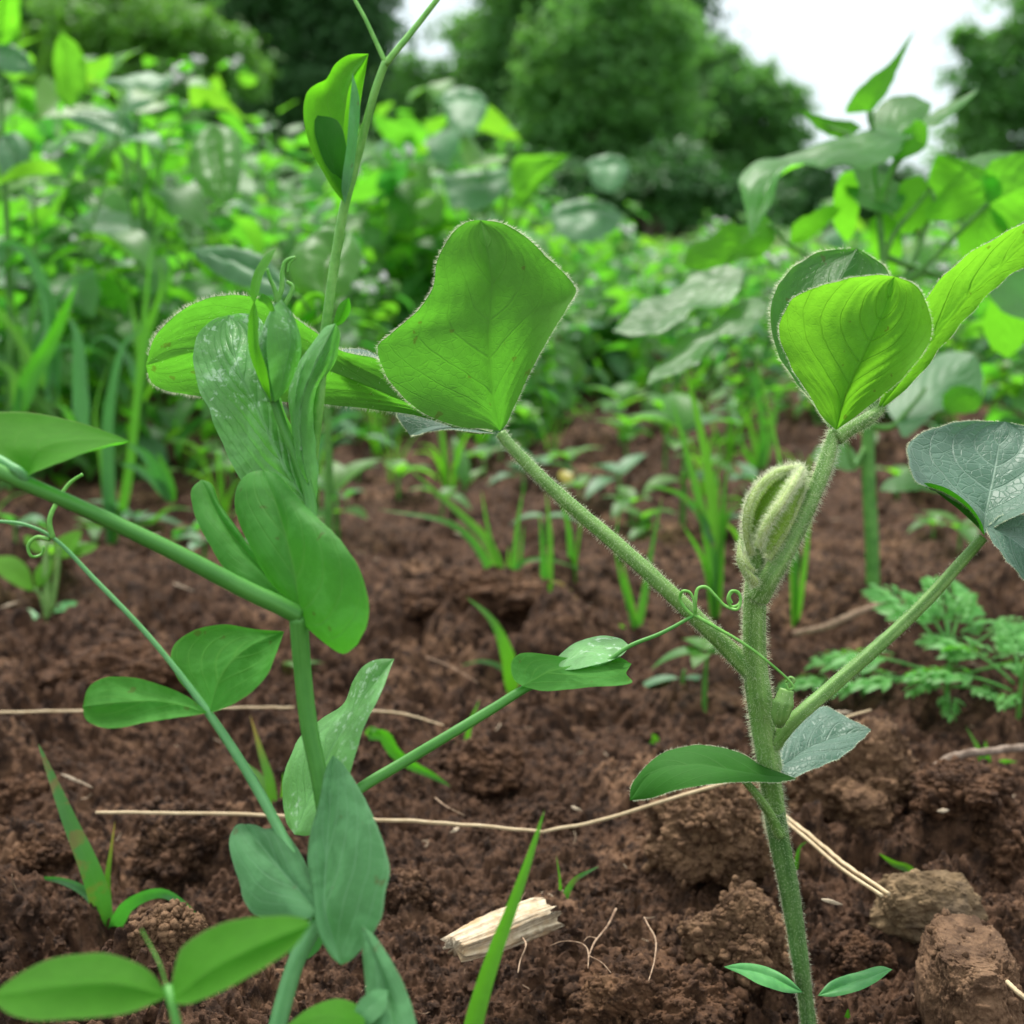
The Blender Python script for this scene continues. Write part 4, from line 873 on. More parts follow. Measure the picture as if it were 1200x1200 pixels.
    leaf_part('stipule', p, M['pea_leaf'], 'broad right stipule of the upper node, upright with a hanging lobe', mid=[(352, 728, 0), (348, 690, -1), (338, 640, 1), (325, 595, 4), (308, 551, 9)],
              left=[(340, 708, 2), (318, 685, 3), (298, 652, 4), (281, 615, 6), (275, 590, 8), (280, 566, 9), (293, 554, 9)],
              right=[(366, 742, -2), (385, 758, -4), (402, 766, -6), (418, 756, -8), (430, 732, -9), (432, 704, -9), (422, 668, -8), (402, 636, -5), (375, 610, -1), (355, 590, 3), (335, 566, 7), (322, 554, 9)],
              d=0.230, cup=0.0015, seed=112, nu=60)
    # top pair around the shoot tip
    leaf_part('stipule', p, M['pea_leaf_spot'], 'left top stipule with whitish blotches cupping the shoot tip', mid=[(366, 600, 0), (332, 545, 2), (300, 480, 5), (275, 420, 8), (268, 369, 14)],
              left=[(345, 600, 2), (312, 585, 3), (283, 565, 4), (265, 530, 6), (250, 490, 7), (235, 455, 9), (228, 420, 11), (233, 395, 13), (248, 375, 14)],
              right=[(362, 570, 2), (352, 535, 3), (342, 500, 4), (330, 475, 3), (322, 440, 2), (315, 400, 5), (300, 368, 11), (285, 366, 13)], d=0.247, cup=-0.002, seed=113, nu=70, nv=18, quilt=0.0006, nvein=8, slope=0.7, wav=0.0008)
    leaf_part('stipule', p, M['pea_leaf_spot'], 'right top stipule folded round the tall stalk', mid=[(368, 602, 0), (352, 540, -6), (352, 480, -8), (368, 430, -8), (393, 379, -4)],
              left=[(362, 580, 2), (347, 545, 3), (339, 500, 3), (338, 460, 2), (348, 430, 1), (364, 405, 0), (380, 384, -1)], right=[(370, 560, 0), (366, 515, 1), (366, 485, 2), (375, 452, 3), (392, 428, 3), (398, 405, 2), (398, 388, 0)],
              d=0.247, cup=0.001, seed=114, quilt=0.0005, nvein=8, slope=.7, wav=0.0008)
    # shoot tip
    sh = smooth_tube('shoot_tip', [(320, 470, 0), (315, 440, -1), (318, 405, -2), (324, 375, -2), (326, 352, 0)], 0.246, [6, 14, 16, 12, 4], M['pea_leaf_spot'], p, n=40, seg=18)
    leaf_part('furled_leaflet', sh, M['pea_leaf_spot'], mid=[(322, 472, -1), (333, 430, -3), (340, 395, -3), (330, 350, 0)], left=[(315, 440, -5), (312, 400, -6), (318, 365, -3)], right=[(338, 448, 1), (352, 410, 2), (345, 372, 1)], d=0.244, seed=121, under=True)
    leaf_part('furled_leaflet', sh, M['pea_leaf_top'], mid=[(318, 472, -2), (304, 430, -4), (299, 390, -4), (298, 352, -3)], left=[(308, 450, -3), (294, 410, -4), (293, 372, -4)], right=[(316, 440, -6), (306, 405, -7), (304, 370, -5)], d=0.244, seed=122, nv=6)
    leaf_part('furled_leaflet', sh, M['pea_leaf_top'], mid=[(298, 356, 0), (301, 330, 0), (310, 308, 0), (324, 290, 0)], left=[(294, 345, 1), (298, 322, 1), (312, 300, 1)], right=[(304, 345, -2), (310, 322, -2), (320, 304, -1)], d=0.242, seed=123, nv=6)
    leaf_part('furled_leaflet', sh, M['pea_leaf_top'], mid=[(325, 372, -1), (318, 355, -2), (308, 345, -3), (302, 352, -3)], left=[(322, 362, -1), (314, 348, -2)], right=[(318, 366, -2), (310, 356, -3)], d=0.243, seed=124, nv=6)
    a = Acc(); T = lambda pts, r, n=30: add_tube(a, px_line(pts, .245), r, n=n, seg=8)
    T([(324, 355), (330, 338), (331, 318), (335, 306), (346, 302), (340, 308), (337, 320)], [.0005, .00045, .0003, .0002], 40)
    T([(326, 360), (322, 340), (316, 325), (313, 315)], [.0005, .0004, .0003]); T([(328, 365), (338, 350), (343, 335), (336, 330)], [.0005, .0004, .0003])
    a.build('tendril', M['tendril'], sh)
    # tall stalk with its leaflet and forked tendril
    r4 = smooth_tube('leaf_stalk', [(360, 640, 4), (366, 545, 2), (374, 470, 0), (378, 420, 0), (383, 375, -1), (392, 310, -2), (403, 245, -4), (415, 200, -5), (428, 150, -7), (440, 105, -9), (452, 72, -10)], 0.250, [6, 6, 6, 6, 6, 5.5, 5.5, 5.5, 4.8, 4.4, 4.2], M['tendril'], p, n=90)
    leaf_part('leaflet', r4, M['pea_leaf_top'], 'thin top leaflet with a rolled pale margin', mid=[(404, 238, 0), (404, 195, 0), (404, 140, 2), (412, 95, 5), (432, 63, 8)],
              left=[(388, 218, -3), (368, 184, -5), (356, 150, -6), (354, 130, -6), (360, 108, -4), (372, 98, -1), (382, 93, 1), (392, 76, 4), (410, 64, 7)], right=[(410, 215, 3), (415, 190, 6), (421, 150, 8), (424, 115, 8), (428, 88, 8)], d=0.244, under=True, cup=-0.002, seed=131, nu=56)
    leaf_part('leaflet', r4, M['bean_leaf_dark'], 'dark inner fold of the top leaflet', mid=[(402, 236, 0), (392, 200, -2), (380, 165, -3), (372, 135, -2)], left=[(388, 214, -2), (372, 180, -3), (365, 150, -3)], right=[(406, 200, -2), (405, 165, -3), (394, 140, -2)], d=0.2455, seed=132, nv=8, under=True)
    leaf_part('leaflet', r4, M['pea_leaf_wax'], 'narrow pale fold along the stalk', mid=[(404, 240, 0), (409, 200, -1), (413, 150, -2), (413, 85, -1)], left=[(400, 220, -1), (405, 170, -2), (409, 120, -2)], right=[(410, 215, 1), (418, 170, 0), (421, 120, 0)], d=0.2425, seed=133, nv=6)
    leaf_part('leaflet', r4, M['pea_leaf_bright'], 'tiny bright leaflet at the foot of the tall stalk', mid=[(390, 384), (400, 368, -1), (409, 348, -1)], left=[(392, 372), (398, 356)], right=[(402, 378), (411, 362)], d=0.246, seed=134, nv=6, under=True)
    a = Acc(); T = lambda pts, r, n=30: add_tube(a, px_line(pts, .240), r, n=n, seg=8)
    T([(452, 74, 0), (440, 48, 0), (428, 22, 0), (413, -6, 1), (400, -40, 2)], [.00045, .00035, .0003]); T([(451, 76, 0), (468, 55, 0), (490, 28, 1), (515, -4, 1), (545, -40, 2)], [.0006, .0005, .0004])
    a.build('tendril', M['tendril'], r4)
pea()

def pea_front():
    base = P(212, 1330, 0.176); base[2] = gz(base[0], base[1]) 
    p = thing('pea_shoot', 'blurred pea shoot with two level bright leaflets in the bottom left corner, nearest the viewer', 'pea shoot', base)
    st = np.array([base, P(210, 1215, .176), P(196, 1155, .178)])
    a = Acc(); add_tube(a, st, [.0008, .0007, .0006], n=30, seg=12); a.build('stem', M['pea_stem'], p)
    leaf_part('leaflet', p, M['pea_leaf_bright'], mid=[(197, 1168, 0), (140, 1152, -1), (70, 1155, -2), (-12, 1168, -3)], left=[(175, 1138, 2), (140, 1121, 4), (105, 1116, 4), (55, 1126, 3), (15, 1147, 0)], right=[(150, 1186, -3), (90, 1194, -5), (35, 1196, -6), (5, 1185, -5)], d=0.177, seed=201, under=True, cup=-0.0006)
    leaf_part('leaflet', p, M['pea_leaf_bright'], mid=[(200, 1172, 0), (245, 1140, -1), (305, 1108, -2), (364, 1083, -2)], left=[(203, 1140, 2), (212, 1112, 4), (240, 1092, 5), (285, 1078, 4), (335, 1074, 2), (356, 1076, 0)], right=[(215, 1177, -2), (255, 1163, -4), (305, 1138, -4), (345, 1110, -3)], d=0.177, seed=202, under=True, cup=-0.0006)
    a = Acc(); add_tube(a, px_line([(196, 1160, 0), (188, 1132, 0), (176, 1108, 1), (166, 1090, 1)], .178), [.00016, .00013, .0001], n=24, seg=8); a.build('tendril', M['tendril'], p)
    base = P(420, 1330, 0.190); base[2] = gz(base[0], base[1])
    q = thing('pea_shoot', 'bright green pea leaflets cut by the bottom edge beside the pale pea stem', 'pea shoot', base)
    a = Acc(); add_tube(a, np.array([base, P(405, 1235, .195), P(398, 1200, .197)]), [.0008, .0008, .0006], n=30, seg=12); a.build('stem', M['pea_stem'], q)
    leaf_part('leaflet', q, M['pea_leaf_bright'], mid=[(428, 1206, 0), (400, 1192, 0), (370, 1192, 0), (325, 1212, 0)], left=[(425, 1182, 3), (400, 1171, 4), (372, 1178, 3), (345, 1195, 1)], right=[(410, 1212, -2), (375, 1214, -3), (350, 1216, -2)], d=0.197, seed=203, under=True)
    leaf_part('leaflet', q, M['pea_leaf_wax'], mid=[(424, 1210, 0), (425, 1190, 0), (440, 1175, 1), (455, 1160, 2)], left=[(415, 1190, 0), (422, 1172, 1), (440, 1160, 2)], right=[(435, 1200, -1), (450, 1185, 0)], d=0.199, seed=204)
pea_front()

# ------------------------------------------------------------------ grasses
def blade_geo(acc, pts3, width, seed=0, mat=0, fold=0.25, nu=26, face=None, rnd=0.5, taper=1.6):
    C = catmull(np.asarray(pts3), nu); T = norm(np.gradient(C, axis=0)); u = np.linspace(0, 1, nu)
    view = norm(CAM - C) if face is None else np.broadcast_to(np.asarray(face, float), C.shape)
    S = norm(np.cross(T, view)); rg = np.random.default_rng(seed); ph = rg.uniform(-.5, .5)
    N = norm(np.cross(S, T)); ang = ph + 0.5 * np.sin(u * 3 + seed)
    S2 = S * np.cos(ang)[:, None] + N * np.sin(ang)[:, None]; N2 = norm(np.cross(S2, T))
    w = width * 0.5 * np.minimum(1, 0.55 + 2.2 * u) * (1 - u ** taper) ** 0.8 + width * 0.01
    v = np.array([-1, -.5, 0, .5, 1.0])
    V = C[:, None] + S2[:, None] * (w[:, None] * v)[..., None] + N2[:, None] * (w[:, None] * fold * np.abs(v))[..., None]
    uv = np.stack(np.broadcast_arrays(u[:, None], (v * .5 + .5)[None]), -1).reshape(-1, 2)
    acc.add(V.reshape(-1, 3), grid_faces(nu, 5), uv, mat, rnd)

def grass(px, py, blades, label, cat='grass tuft', name='grass_tuft', group=None, d=None, mat='grass', widths=10):
    """a tuft whose blades are given as sights (x, y[, mm]) from its foot up"""
    g = on_ground(px, py) if d is None else P(px, py, d)
    if d is not None: g[2] = gz(g[0], g[1])
    dd = (g - CAM).dot(FWD); t = thing(name, label, cat, g, group)
    for k, b in enumerate(blades):
        pts, w, m = b[0], (b[1] if len(b) > 1 else widths), (b[2] if len(b) > 2 else mat)
        q = [P(p[0], p[1], dd + (p[2] if len(p) > 2 else 0) / 1000.) for p in pts]
        a = Acc(); w *= .78 if 480 < py < 760 and d is None else 1; blade_geo(a, [g - np.array([0, 0, .002])] + q[1:] if np.linalg.norm(q[0] - g) < .02 else q, w * dd / FPX, seed=int(px) + k, rnd=((k * 37 + int(px)) % 10) / 10.)
        a.build('blade', M[m], t)
    return t

grass(556, 1330, [([(540, 1290), (556, 1195), (578, 1120), (600, 1062), (622, 1000), (638, 950)], 24)], 'single upright bright grass blade at the bottom centre in front of the wood chip', 'grass', 'lone_grass', d=0.205)
grass(128, 1092, [([(132, 1090), (112, 1035, -3), (80, 960, -4), (45, 872, -2)], 27, 'grass_stained'), ([(134, 1092), (150, 1060, -8), (190, 1046, -13), (220, 1064, -16), (242, 1092, -16)], 20, 'grass_dull'),
      ([(124, 1080), (104, 1050, -1), (75, 1033, -2), (38, 1028, -2)], 15, 'grass_dull'), ([(130, 1080), (126, 1035, 2), (130, 1000, 2), (135, 962, 2)], 10, 'grass_dry_tip'), ([(130, 1095), (146, 1065), (162, 1048)], 16)],
      'grass seedling on the left with a broad red stained blade and an arching pale one')
grass(322, 956, [([(324, 956), (316, 915), (305, 880), (293, 838)], 13, 'grass_dry_tip'), ([(321, 955), (312, 925, 3), (298, 905, 5), (272, 888, 6)], 15), ([(328, 956), (331, 930), (332, 905)], 8)], 'small grass seedling with an orange dry tip between straw and spotted pea leaf')
grass(656, 1058, [([(659, 1057), (656, 1035), (652, 1003)], 6), ([(659, 1057), (672, 1033, -2), (702, 1015, -3)], 9, 'grass_stained')], 'tiny two bladed grass seedling at the end of the wood chip')
grass(605, 806, [([(606, 806), (594, 768, -4), (574, 725, -8), (547, 700, -9)], 21), ([(606, 806), (590, 785, 2), (565, 775, 3), (540, 780, 4)], 8, 'grass_stained')], 'broad single grass blade rising behind the folded pea leaflets')
grass(545, 884, [([(546, 884), (549, 855), (562, 820)], 9), ([(546, 884), (532, 872), (512, 880)], 8)], 'tiny grass seedling just above the pea leaf stalk')
grass(592, 733, [([(586, 735), (581, 690), (565, 650), (530, 615), (445, 597)], 15), ([(589, 735), (588, 680), (573, 638), (545, 608), (478, 548)], 18), ([(593, 733), (588, 670), (574, 630), (564, 575)], 12), ([(598, 728), (603, 650), (608, 605), (616, 562)], 11),
      ([(598, 700), (607, 664), (635, 655), (682, 667)], 11), ([(600, 695), (620, 685), (655, 683), (678, 703)], 13, 'grass_dry_tip'), ([(600, 728), (608, 670), (614, 615)], 10), ([(584, 730), (575, 700), (545, 692), (510, 715)], 8, 'grass_stained'), ([(596, 733), (594, 690), (596, 640)], 14)],
      'spreading grass clump growing alone in the middle of the bare soil')
grass(640, 700, [([(640, 690), (636, 640), (632, 600)], 13), ([(640, 690), (645, 640), (640, 575)], 12)], 'pair of short grass blades behind the middle grass clump')
grass(672, 678, [([(672, 678), (667, 620), (655, 575)], 14), ([(674, 678), (680, 620), (684, 590)], 10)], 'two pale grass blades just right of the middle grass clump')
grass(746, 740, [([(745, 740), (737, 700), (729, 655)], 14), ([(747, 740), (755, 700), (764, 645), (776, 582)], 13), ([(742, 738), (722, 640), (728, 590)], 9), ([(744, 740), (715, 730, -2), (700, 745, -3)], 10)], 'upright grass tuft seen just below the hairy bean stalk')
grass(838, 728, [([(842, 726), (840, 640), (828, 540), (802, 425)], 22), ([(838, 726), (830, 640), (812, 560), (788, 470)], 20), ([(840, 720), (846, 620), (852, 540)], 16), ([(836, 640), (818, 600), (795, 578), (755, 568)], 14, 'grass_stained'), ([(842, 650), (856, 600), (872, 590)], 12), ([(836, 726), (826, 660), (800, 615)], 14)],
      'tallest grass plant in the middle ground with thick pale sheaths left of the fuzzy bud')
grass(932, 726, [([(931, 724), (932, 640), (930, 560)], 14), ([(933, 724), (925, 620), (905, 500), (884, 415)], 14), ([(934, 724), (945, 640), (950, 570)], 12)], 'slim grass blades seen between the bean stem and its right leaf stalk')
grass(890, 560, [([(890, 560), (893, 500), (884, 430)], 13), ([(890, 560), (880, 500), (862, 470)], 12), ([(892, 560), (905, 500), (912, 455)], 14), ([(890, 560), (870, 520), (868, 505)], 10)], 'grass tuft behind the fuzzy bud tip')
grass(1158, 906, [([(1158, 906), (1147, 880), (1132, 852)], 10), ([(1158, 906), (1156, 890), (1155, 868)], 13), ([(1159, 906), (1172, 893), (1192, 893)], 9)], 'tiny three leaved seedling on the bare soil at the right', 'seedling', 'seedling')
grass(1078, 1026, [([(1080, 1027), (1066, 1020), (1048, 1012), (1030, 1000)], 13)], 'small jagged green sprig on the soil just above the grey stone', 'seedling', 'seedling')
grass(992, 1195, [([(993, 1200), (994, 1190), (994, 1182)], 12)], 'tiny green shoot at the bottom edge right of the bean stem', 'seedling', 'seedling')
grass(932, 1000, [([(930, 1001), (938, 992), (947, 986)], 7)], 'tiny green sprout just right of the bean stem below the straw', 'seedling', 'seedling')
grass(500, 918, [([(432, 862, 0), (450, 862), (462, 880), (480, 895), (505, 908), (528, 922)], 17), ([(430, 862), (436, 855), (448, 858)], 10)], 'yellow green leaf lying on the soil above the pea leaf stalk', 'fallen leaf', 'fallen_leaf')
grass(766, 872, [([(766, 872), (768, 866), (764, 860)], 16)], 'tiny round green sprout alone on the soil left of the bean stem', 'seedling', 'seedling')
# left edge grasses, broad and out of focus
grass(64, 470, [([(66, 470), (64, 400), (50, 330), (22, 288), (-10, 285)], 26, 'grass_dull'), ([(60, 470), (62, 400), (58, 345), (40, 330)], 20, 'grass_dull'), ([(70, 470), (40, 430), (10, 380), (-20, 340)], 14)], 'arching broad grass at the left edge below the thicket', d=0.82)
grass(95, 505, [([(98, 505), (95, 450), (90, 392), (80, 370)], 24, 'grass_dull'), ([(92, 505), (75, 480), (60, 472)], 12)], 'single broad bluish grass blade left of the pea tip', d=0.74)
grass(130, 640, [([(128, 640), (126, 560), (128, 480), (148, 400), (170, 385)], 24, 'grass_dull'), ([(130, 640), (120, 550), (112, 480), (130, 420)], 9), ([(130, 640), (150, 560), (176, 300), (178, 285)], 15)], 'tall upright grass plant with a long blade left of the pea tip')
grass(20, 490, [([(20, 490), (38, 440), (60, 400), (90, 330)], 24), ([(24, 490), (15, 440), (-10, 420)], 16)], 'leaning grass blades at the left edge above the pea leaflet', d=0.80)
grass(30, 440, [([(30, 440), (50, 380), (85, 330), (120, 320)], 9, 'grass_dull'), ([(30, 440), (20, 370), (-5, 330)], 10), ([(32, 440), (40, 360), (66, 300), (100, 290)], 8), ([(28, 440), (60, 410), (95, 405), (130, 420)], 9, 'grass_dull')], 'thin arching grass tuft deep in the left edge of the thicket', d=0.88)
grass(165, 470, [([(165, 470), (170, 400), (190, 330), (178, 290)], 11), ([(165, 470), (150, 420), (120, 395), (100, 410)], 9, 'grass_dull'), ([(168, 470), (190, 430), (222, 420)], 8), ([(165, 470), (160, 390), (150, 340)], 10)], 'thin grass tuft left of the hairy leaflet tip', d=0.86)
grass(205, 640, [([(150, 615), (175, 612), (200, 596), (232, 598)], 8), ([(205, 640), (215, 620), (235, 622)], 9)], 'yellow green arching sprig left of the narrow pea stipule')
grass(372, 610, [([(368, 612), (366, 560), (376, 520), (400, 490), (430, 486)], 20, 'grass_dull'), ([(372, 612), (372, 560), (385, 520), (410, 505)], 10), ([(368, 612), (362, 570), (368, 530)], 14)], 'pale arching grass right of the pea shoot tip')
grass(196, 586, [([(200, 586), (190, 560, -2), (172, 535, -3), (150, 520, -3)], 22, 'grass_dull'), ([(200, 586), (178, 560), (150, 545), (140, 545)], 14, 'grass_dull'), ([(202, 588), (196, 560), (185, 530)], 14)], 'dark bluish grass sprig on the shaded soil left of the pea', d=0.72)

# ------------------------------------------------------------------ seedlings near the bean and pea
def simple_leaf(L, W, curl=0.2, fold=0.2, nu=9, shape=0.8, serr=0.0, wave=0.0, seed=0, lobes=0.0, nv=3):
    """a leaf along +Y, its upper side +Z"""
    u = np.linspace(0, 1, nu); v = np.linspace(-1, 1, 2 * nv + 1)
    w = W * 0.5 * np.sin(np.pi * u ** shape) ** 0.85 * (1 + serr * np.sign(np.sin(u * 40)))
    if lobes: w = w * (1 + lobes * np.cos(u * 2 * np.pi * 2.5))
    ang = curl * u * 1.7; y = np.cumsum(np.cos(ang)) / nu * L; z = -np.cumsum(np.sin(ang)) / nu * L
    rg = np.random.default_rng(seed)
    X = w[:, None] * v[None]; Y = np.broadcast_to(y[:, None], X.shape) - 0.12 * W * (1 - u[:, None]) * np.abs(v)[None] * (1 if shape < .75 else 0)
    Z = z[:, None] + fold * np.abs(X) + wave * W * np.sin(u * 9 + seed)[:, None] * np.abs(v)[None]
    return np.stack([X, Y, Z], -1).reshape(-1, 3), grid_faces(nu, 2 * nv + 1), np.stack(np.broadcast_arrays(u[:, None], (v * .5 + .5)[None]), -1).reshape(-1, 2)

def rot(az, el, roll=0.0):
    """turns +Y to heading az, raised by el"""
    ca, sa = math.cos(az), math.sin(az); ce, se = math.cos(el), math.sin(el); cr, sr = math.cos(roll), math.sin(roll)
    Rz = np.array([[ca, -sa, 0], [sa, ca, 0], [0, 0, 1]]); Rx = np.array([[1, 0, 0], [0, ce, -se], [0, se, ce]]); Ry = np.array([[cr, 0, sr], [0, 1, 0], [-sr, 0, cr]])
    return Rz @ Rx @ Ry

def put_leaf(acc, at, az, el, L, W, roll=0.0, mat=0, rnd=0.5, **kw):
    V, F, uv = simple_leaf(L, W, **kw); acc.add(V @ rot(az, el, roll).T + np.asarray(at), F, uv, mat, rnd)

def bean_seedling():
    g = on_ground(56, 730); d = (g - CAM).dot(FWD); t = thing('bean_seedling', 'young bean seedling with bright new leaves at the left edge under the pea stalk', 'bean seedling', g)
    Q = lambda x, y, dd=0: P(x, y, d + dd / 1000)
    a = Acc(); add_tube(a, np.array([g - [0, 0, .004], Q(55, 690), Q(54, 650), Q(56, 632)]), [.0022, .002, .0017, .001], n=30, seg=12)
    add_tube(a, np.array([Q(60, 715), Q(64, 690), Q(68, 660), Q(70, 640)]), [.0014, .0012, .001], n=20, seg=10)
    add_tube(a, np.array([Q(52, 712), Q(46, 695), Q(40, 690)]), [.001, .0009, .0008], n=14, seg=8); a.build('stem', M['bean_stem'], t)
    for m, l, r, mt in (([(46, 722), (25, 722, -2), (2, 724, -3)], [(35, 714, 3), (12, 716, 3)], [(35, 730, -5), (12, 731, -5)], 'cotyledon'), ([(62, 718), (76, 711, 2), (91, 706, 3)], [(70, 707, 6), (82, 704, 6)], [(74, 716, -2), (85, 712, -1)], 'cotyledon')):
        leaf_part('seed_leaf', t, M[mt], mid=m, left=l, right=r, d=d, seed=int(m[0][0]), nv=6)
    for m, l, r in (([(40, 690), (25, 675, 1), (0, 658, 4), (-12, 656, 6)], [(32, 665, 6), (15, 652, 10), (-3, 652, 10)], [(34, 692, -4), (12, 682, -6), (-5, 668, -2)]),
                    ([(42, 690), (50, 672, 1), (64, 654, 3)], [(40, 672, 3), (48, 660, 5)], [(52, 684, -4), (62, 668, -2)]),
                    ([(66, 655), (80, 642, 2), (96, 622, 4)], [(62, 640, 6), (72, 628, 8), (86, 622, 7)], [(82, 650, -4), (92, 636, -2)]),
                    ([(72, 655), (95, 646, 2), (116, 638, 3)], [(85, 642, 5), (103, 637, 5)], [(90, 652, -4), (106, 646, -3)]),
                    ([(52, 648), (40, 640, 1), (28, 628, 3)], [(46, 636, 4), (34, 628, 5)], [(44, 648, -3), (32, 638, -2)])):
        leaf_part('leaf_blade', t, M['bean_leaf_young'], mid=m, left=l, right=r, d=d, seed=int(m[-1][0]) + 300, nv=7, under=True)
bean_seedling()

def cut_leaf_weed(px, py, s, label, leaves, seed, group=None):
    """feathery weed: leaves are (azimuth, rise, length) of a stalked, twice lobed blade"""
    g = on_ground(px, py); t = thing('cut_leaf_weed', label, 'weed', g, group); rg = np.random.default_rng(seed)
    a = Acc(); add_tube(a, np.array([g - [0, 0, .004], g + [0, 0, .012 * s], g + [.001, 0, .026 * s]]), [.0012 * s, .0012 * s, .0008 * s], n=14, seg=8); a.build('stem', M['weed_stem'], t)
    for az, el, L, h in leaves:
        a = Acc(); L *= s; R = rot(az, el); o = g + [0, 0, h * s]
        n = 12; u = np.linspace(0, 1, n); ang = u * 0.75
        line = np.stack([0 * u, np.cumsum(np.cos(ang)) / n * L, -np.cumsum(np.sin(ang)) / n * L], 1)
        add_tube(a, line @ R.T + o, [.0006 * s, .0005 * s, .0002 * s], n=16, seg=6)
        for f in (0.36, 0.52, 0.67, 0.80, 0.92):
            q = np.array([np.interp(f, u, line[:, k]) for k in range(3)])
            for sg in (-1, 1):
                l2 = L * 0.42 * (1.15 - 0.75 * f) * rg.uniform(.85, 1.15)
                lean = 0.85
                for da, ll in ((0, 1.0), (.55, .55), (-.55, .5)):
                    V, F, uv = simple_leaf(l2 * ll, l2 * 0.29 * (1 if da == 0 else .8), curl=0.35, fold=0.15, nu=7, shape=.75, nv=2)
                    V = V @ rot(-sg * (lean + da), -ang[-1] * f * .5 + rg.uniform(-.15, .15)).T
                    V = V + q + (0 if da == 0 else np.array([sg * math.sin(lean), math.cos(lean), 0]) * l2 * 0.28)
                    a.add(V @ R.T + o, F, uv, 0, rg.uniform())
        V, F, uv = simple_leaf(L * .22, L * .09, curl=.3, nu=7, nv=2); a.add((V @ rot(0, -.7).T + line[-2]) @ R.T + o, F, uv, 0, .5)
        a.build('leaf_blade', M['fern_leaf'], t)
PI = math.pi
cut_leaf_weed(1108, 838, 1.0, 'feathery cut leaved weed on the soil below the right bean leaf', [(.95, .35, .052, .012), (1.35, .25, .045, .010), (.35, .75, .050, .018), (-.25, .75, .050, .02), (-.9, .55, .052, .016), (-1.3, .35, .05, .012), (2.2, .4, .022, .012), (-2.3, .35, .024, .01), (3.1, .9, .020, .02), (.1, 1.2, .03, .024), (-.6, 1.1, .026, .024), (.7, 1.1, .026, .024), (2.9, .25, .02, .008)], 5)
cut_leaf_weed(1195, 825, .85, 'smaller feathery weed cut by the right edge beside the larger one', [(.6, .6, .05, .012), (1.2, .45, .045, .01), (-.5, .7, .045, .012), (-1.4, .4, .045, .01), (2.4, .4, .02, .01), (.1, 1.1, .03, .015)], 9)
cut_leaf_weed(1010, 822, 0.7, 'little feathery seedling behind the blue green bean leaf', [(1.2, .3, .045, .006), (-1.0, .3, .04, .006), (.3, .5, .035, .008)], 13)

def sprout(px, py, s, leaves, label, mat='weed_leaf', h=0.02, name='seedling', cat='seedling', group=None):
    g = on_ground(px, py); t = thing(name, label, cat, g, group); rg = np.random.default_rng(int(px))
    a = Acc(); add_tube(a, np.array([g - [0, 0, .003], g + [0, 0, h * .5 * s], g + [.0005, 0, h * s]]), [.0011 * s, .001 * s, .0006 * s], n=12, seg=8); a.build('stem', M['weed_stem'], t)
    for az, el, L, W, z in leaves:
        a = Acc(); put_leaf(a, g + [0, 0, h * z * s], az, el, L * s, W * s, curl=.5, fold=.3, rnd=rg.uniform(), nu=12, nv=4, shape=.72); a.build('leaf_blade', M[mat], t)
sprout(395, 630, 1.5, [(1.2, .7, .022, .012, .9), (-1.0, .9, .024, .013, 1), (.2, 1.0, .018, .010, 1), (2.6, .3, .018, .010, .6), (-2.2, .4, .016, .010, .6), (1.8, .2, .018, .009, .3)], 'bright leafy seedling right of the pea stipules')
sprout(825, 838, 1.0, [(1.5, .1, .022, .010, 1), (-1.4, .1, .020, .010, 1), (.6, .5, .014, .008, 1.05), (2.6, .2, .012, .007, 1.), (-.5, .6, .012, .007, 1.05)], 'small pale star shaped seedling left of the bean stem', 'yellow_leaf' if False else 'weed_leaf', .022)
sprout(800, 805, 0.9, [(1.57, 0, .03, .009, .5), (-1.57, 0, .022, .009, .5)], 'flat grey green pair of leaves on the soil right of the folded pea leaflets', 'weed_leaf_dull', .008)
sprout(800, 620, 1.7, [(1.3, .6, .024, .016, 1), (-1.2, .5, .024, .015, 1), (.2, 1.0, .020, .014, 1.05), (2.8, .4, .016, .012, .9), (-2.4, .3, .016, .012, .55), (2.0, .2, .018, .012, .5)], 'pale round leaved seedling in the middle ground left of the tall grass', 'weed_leaf', .035)
sprout(664, 600, .8, [(1.3, .4, .012, .006, .5), (.2, 1.0, .016, .012, 1.05)], 'seedling with a yellowing leaf behind the hairy bean stalk', 'yellow_leaf', .022)
sprout(545, 578, 1.4, [(.3, 1.2, .034, .008, .2), (-.8, .9, .018, .006, .3)], 'short blunt shoot under the broad bean leaflet', 'weed_leaf', .01)
sprout(350, 800, .9, [(1.0, .3, .016, .006, .6), (-1.0, .4, .014, .006, .6)], 'yellowish sprig on the soil beside the pea stem', 'weed_leaf', .012)
sprout(640, 640, 1.1, [(1.57, .2, .02, .010, 1), (-1.57, .2, .02, .010, 1)], 'pair of seed leaves behind the middle grass clump', 'weed_leaf_dull', .015)
sprout(240, 660, 1.1, [(1.4, .3, .022, .010, 1), (-1.3, .3, .02, .010, 1), (2.8, .3, .014, .008, .9)], 'pale seedling on the soil above the thick pea stalk', 'weed_leaf_dull', .012)

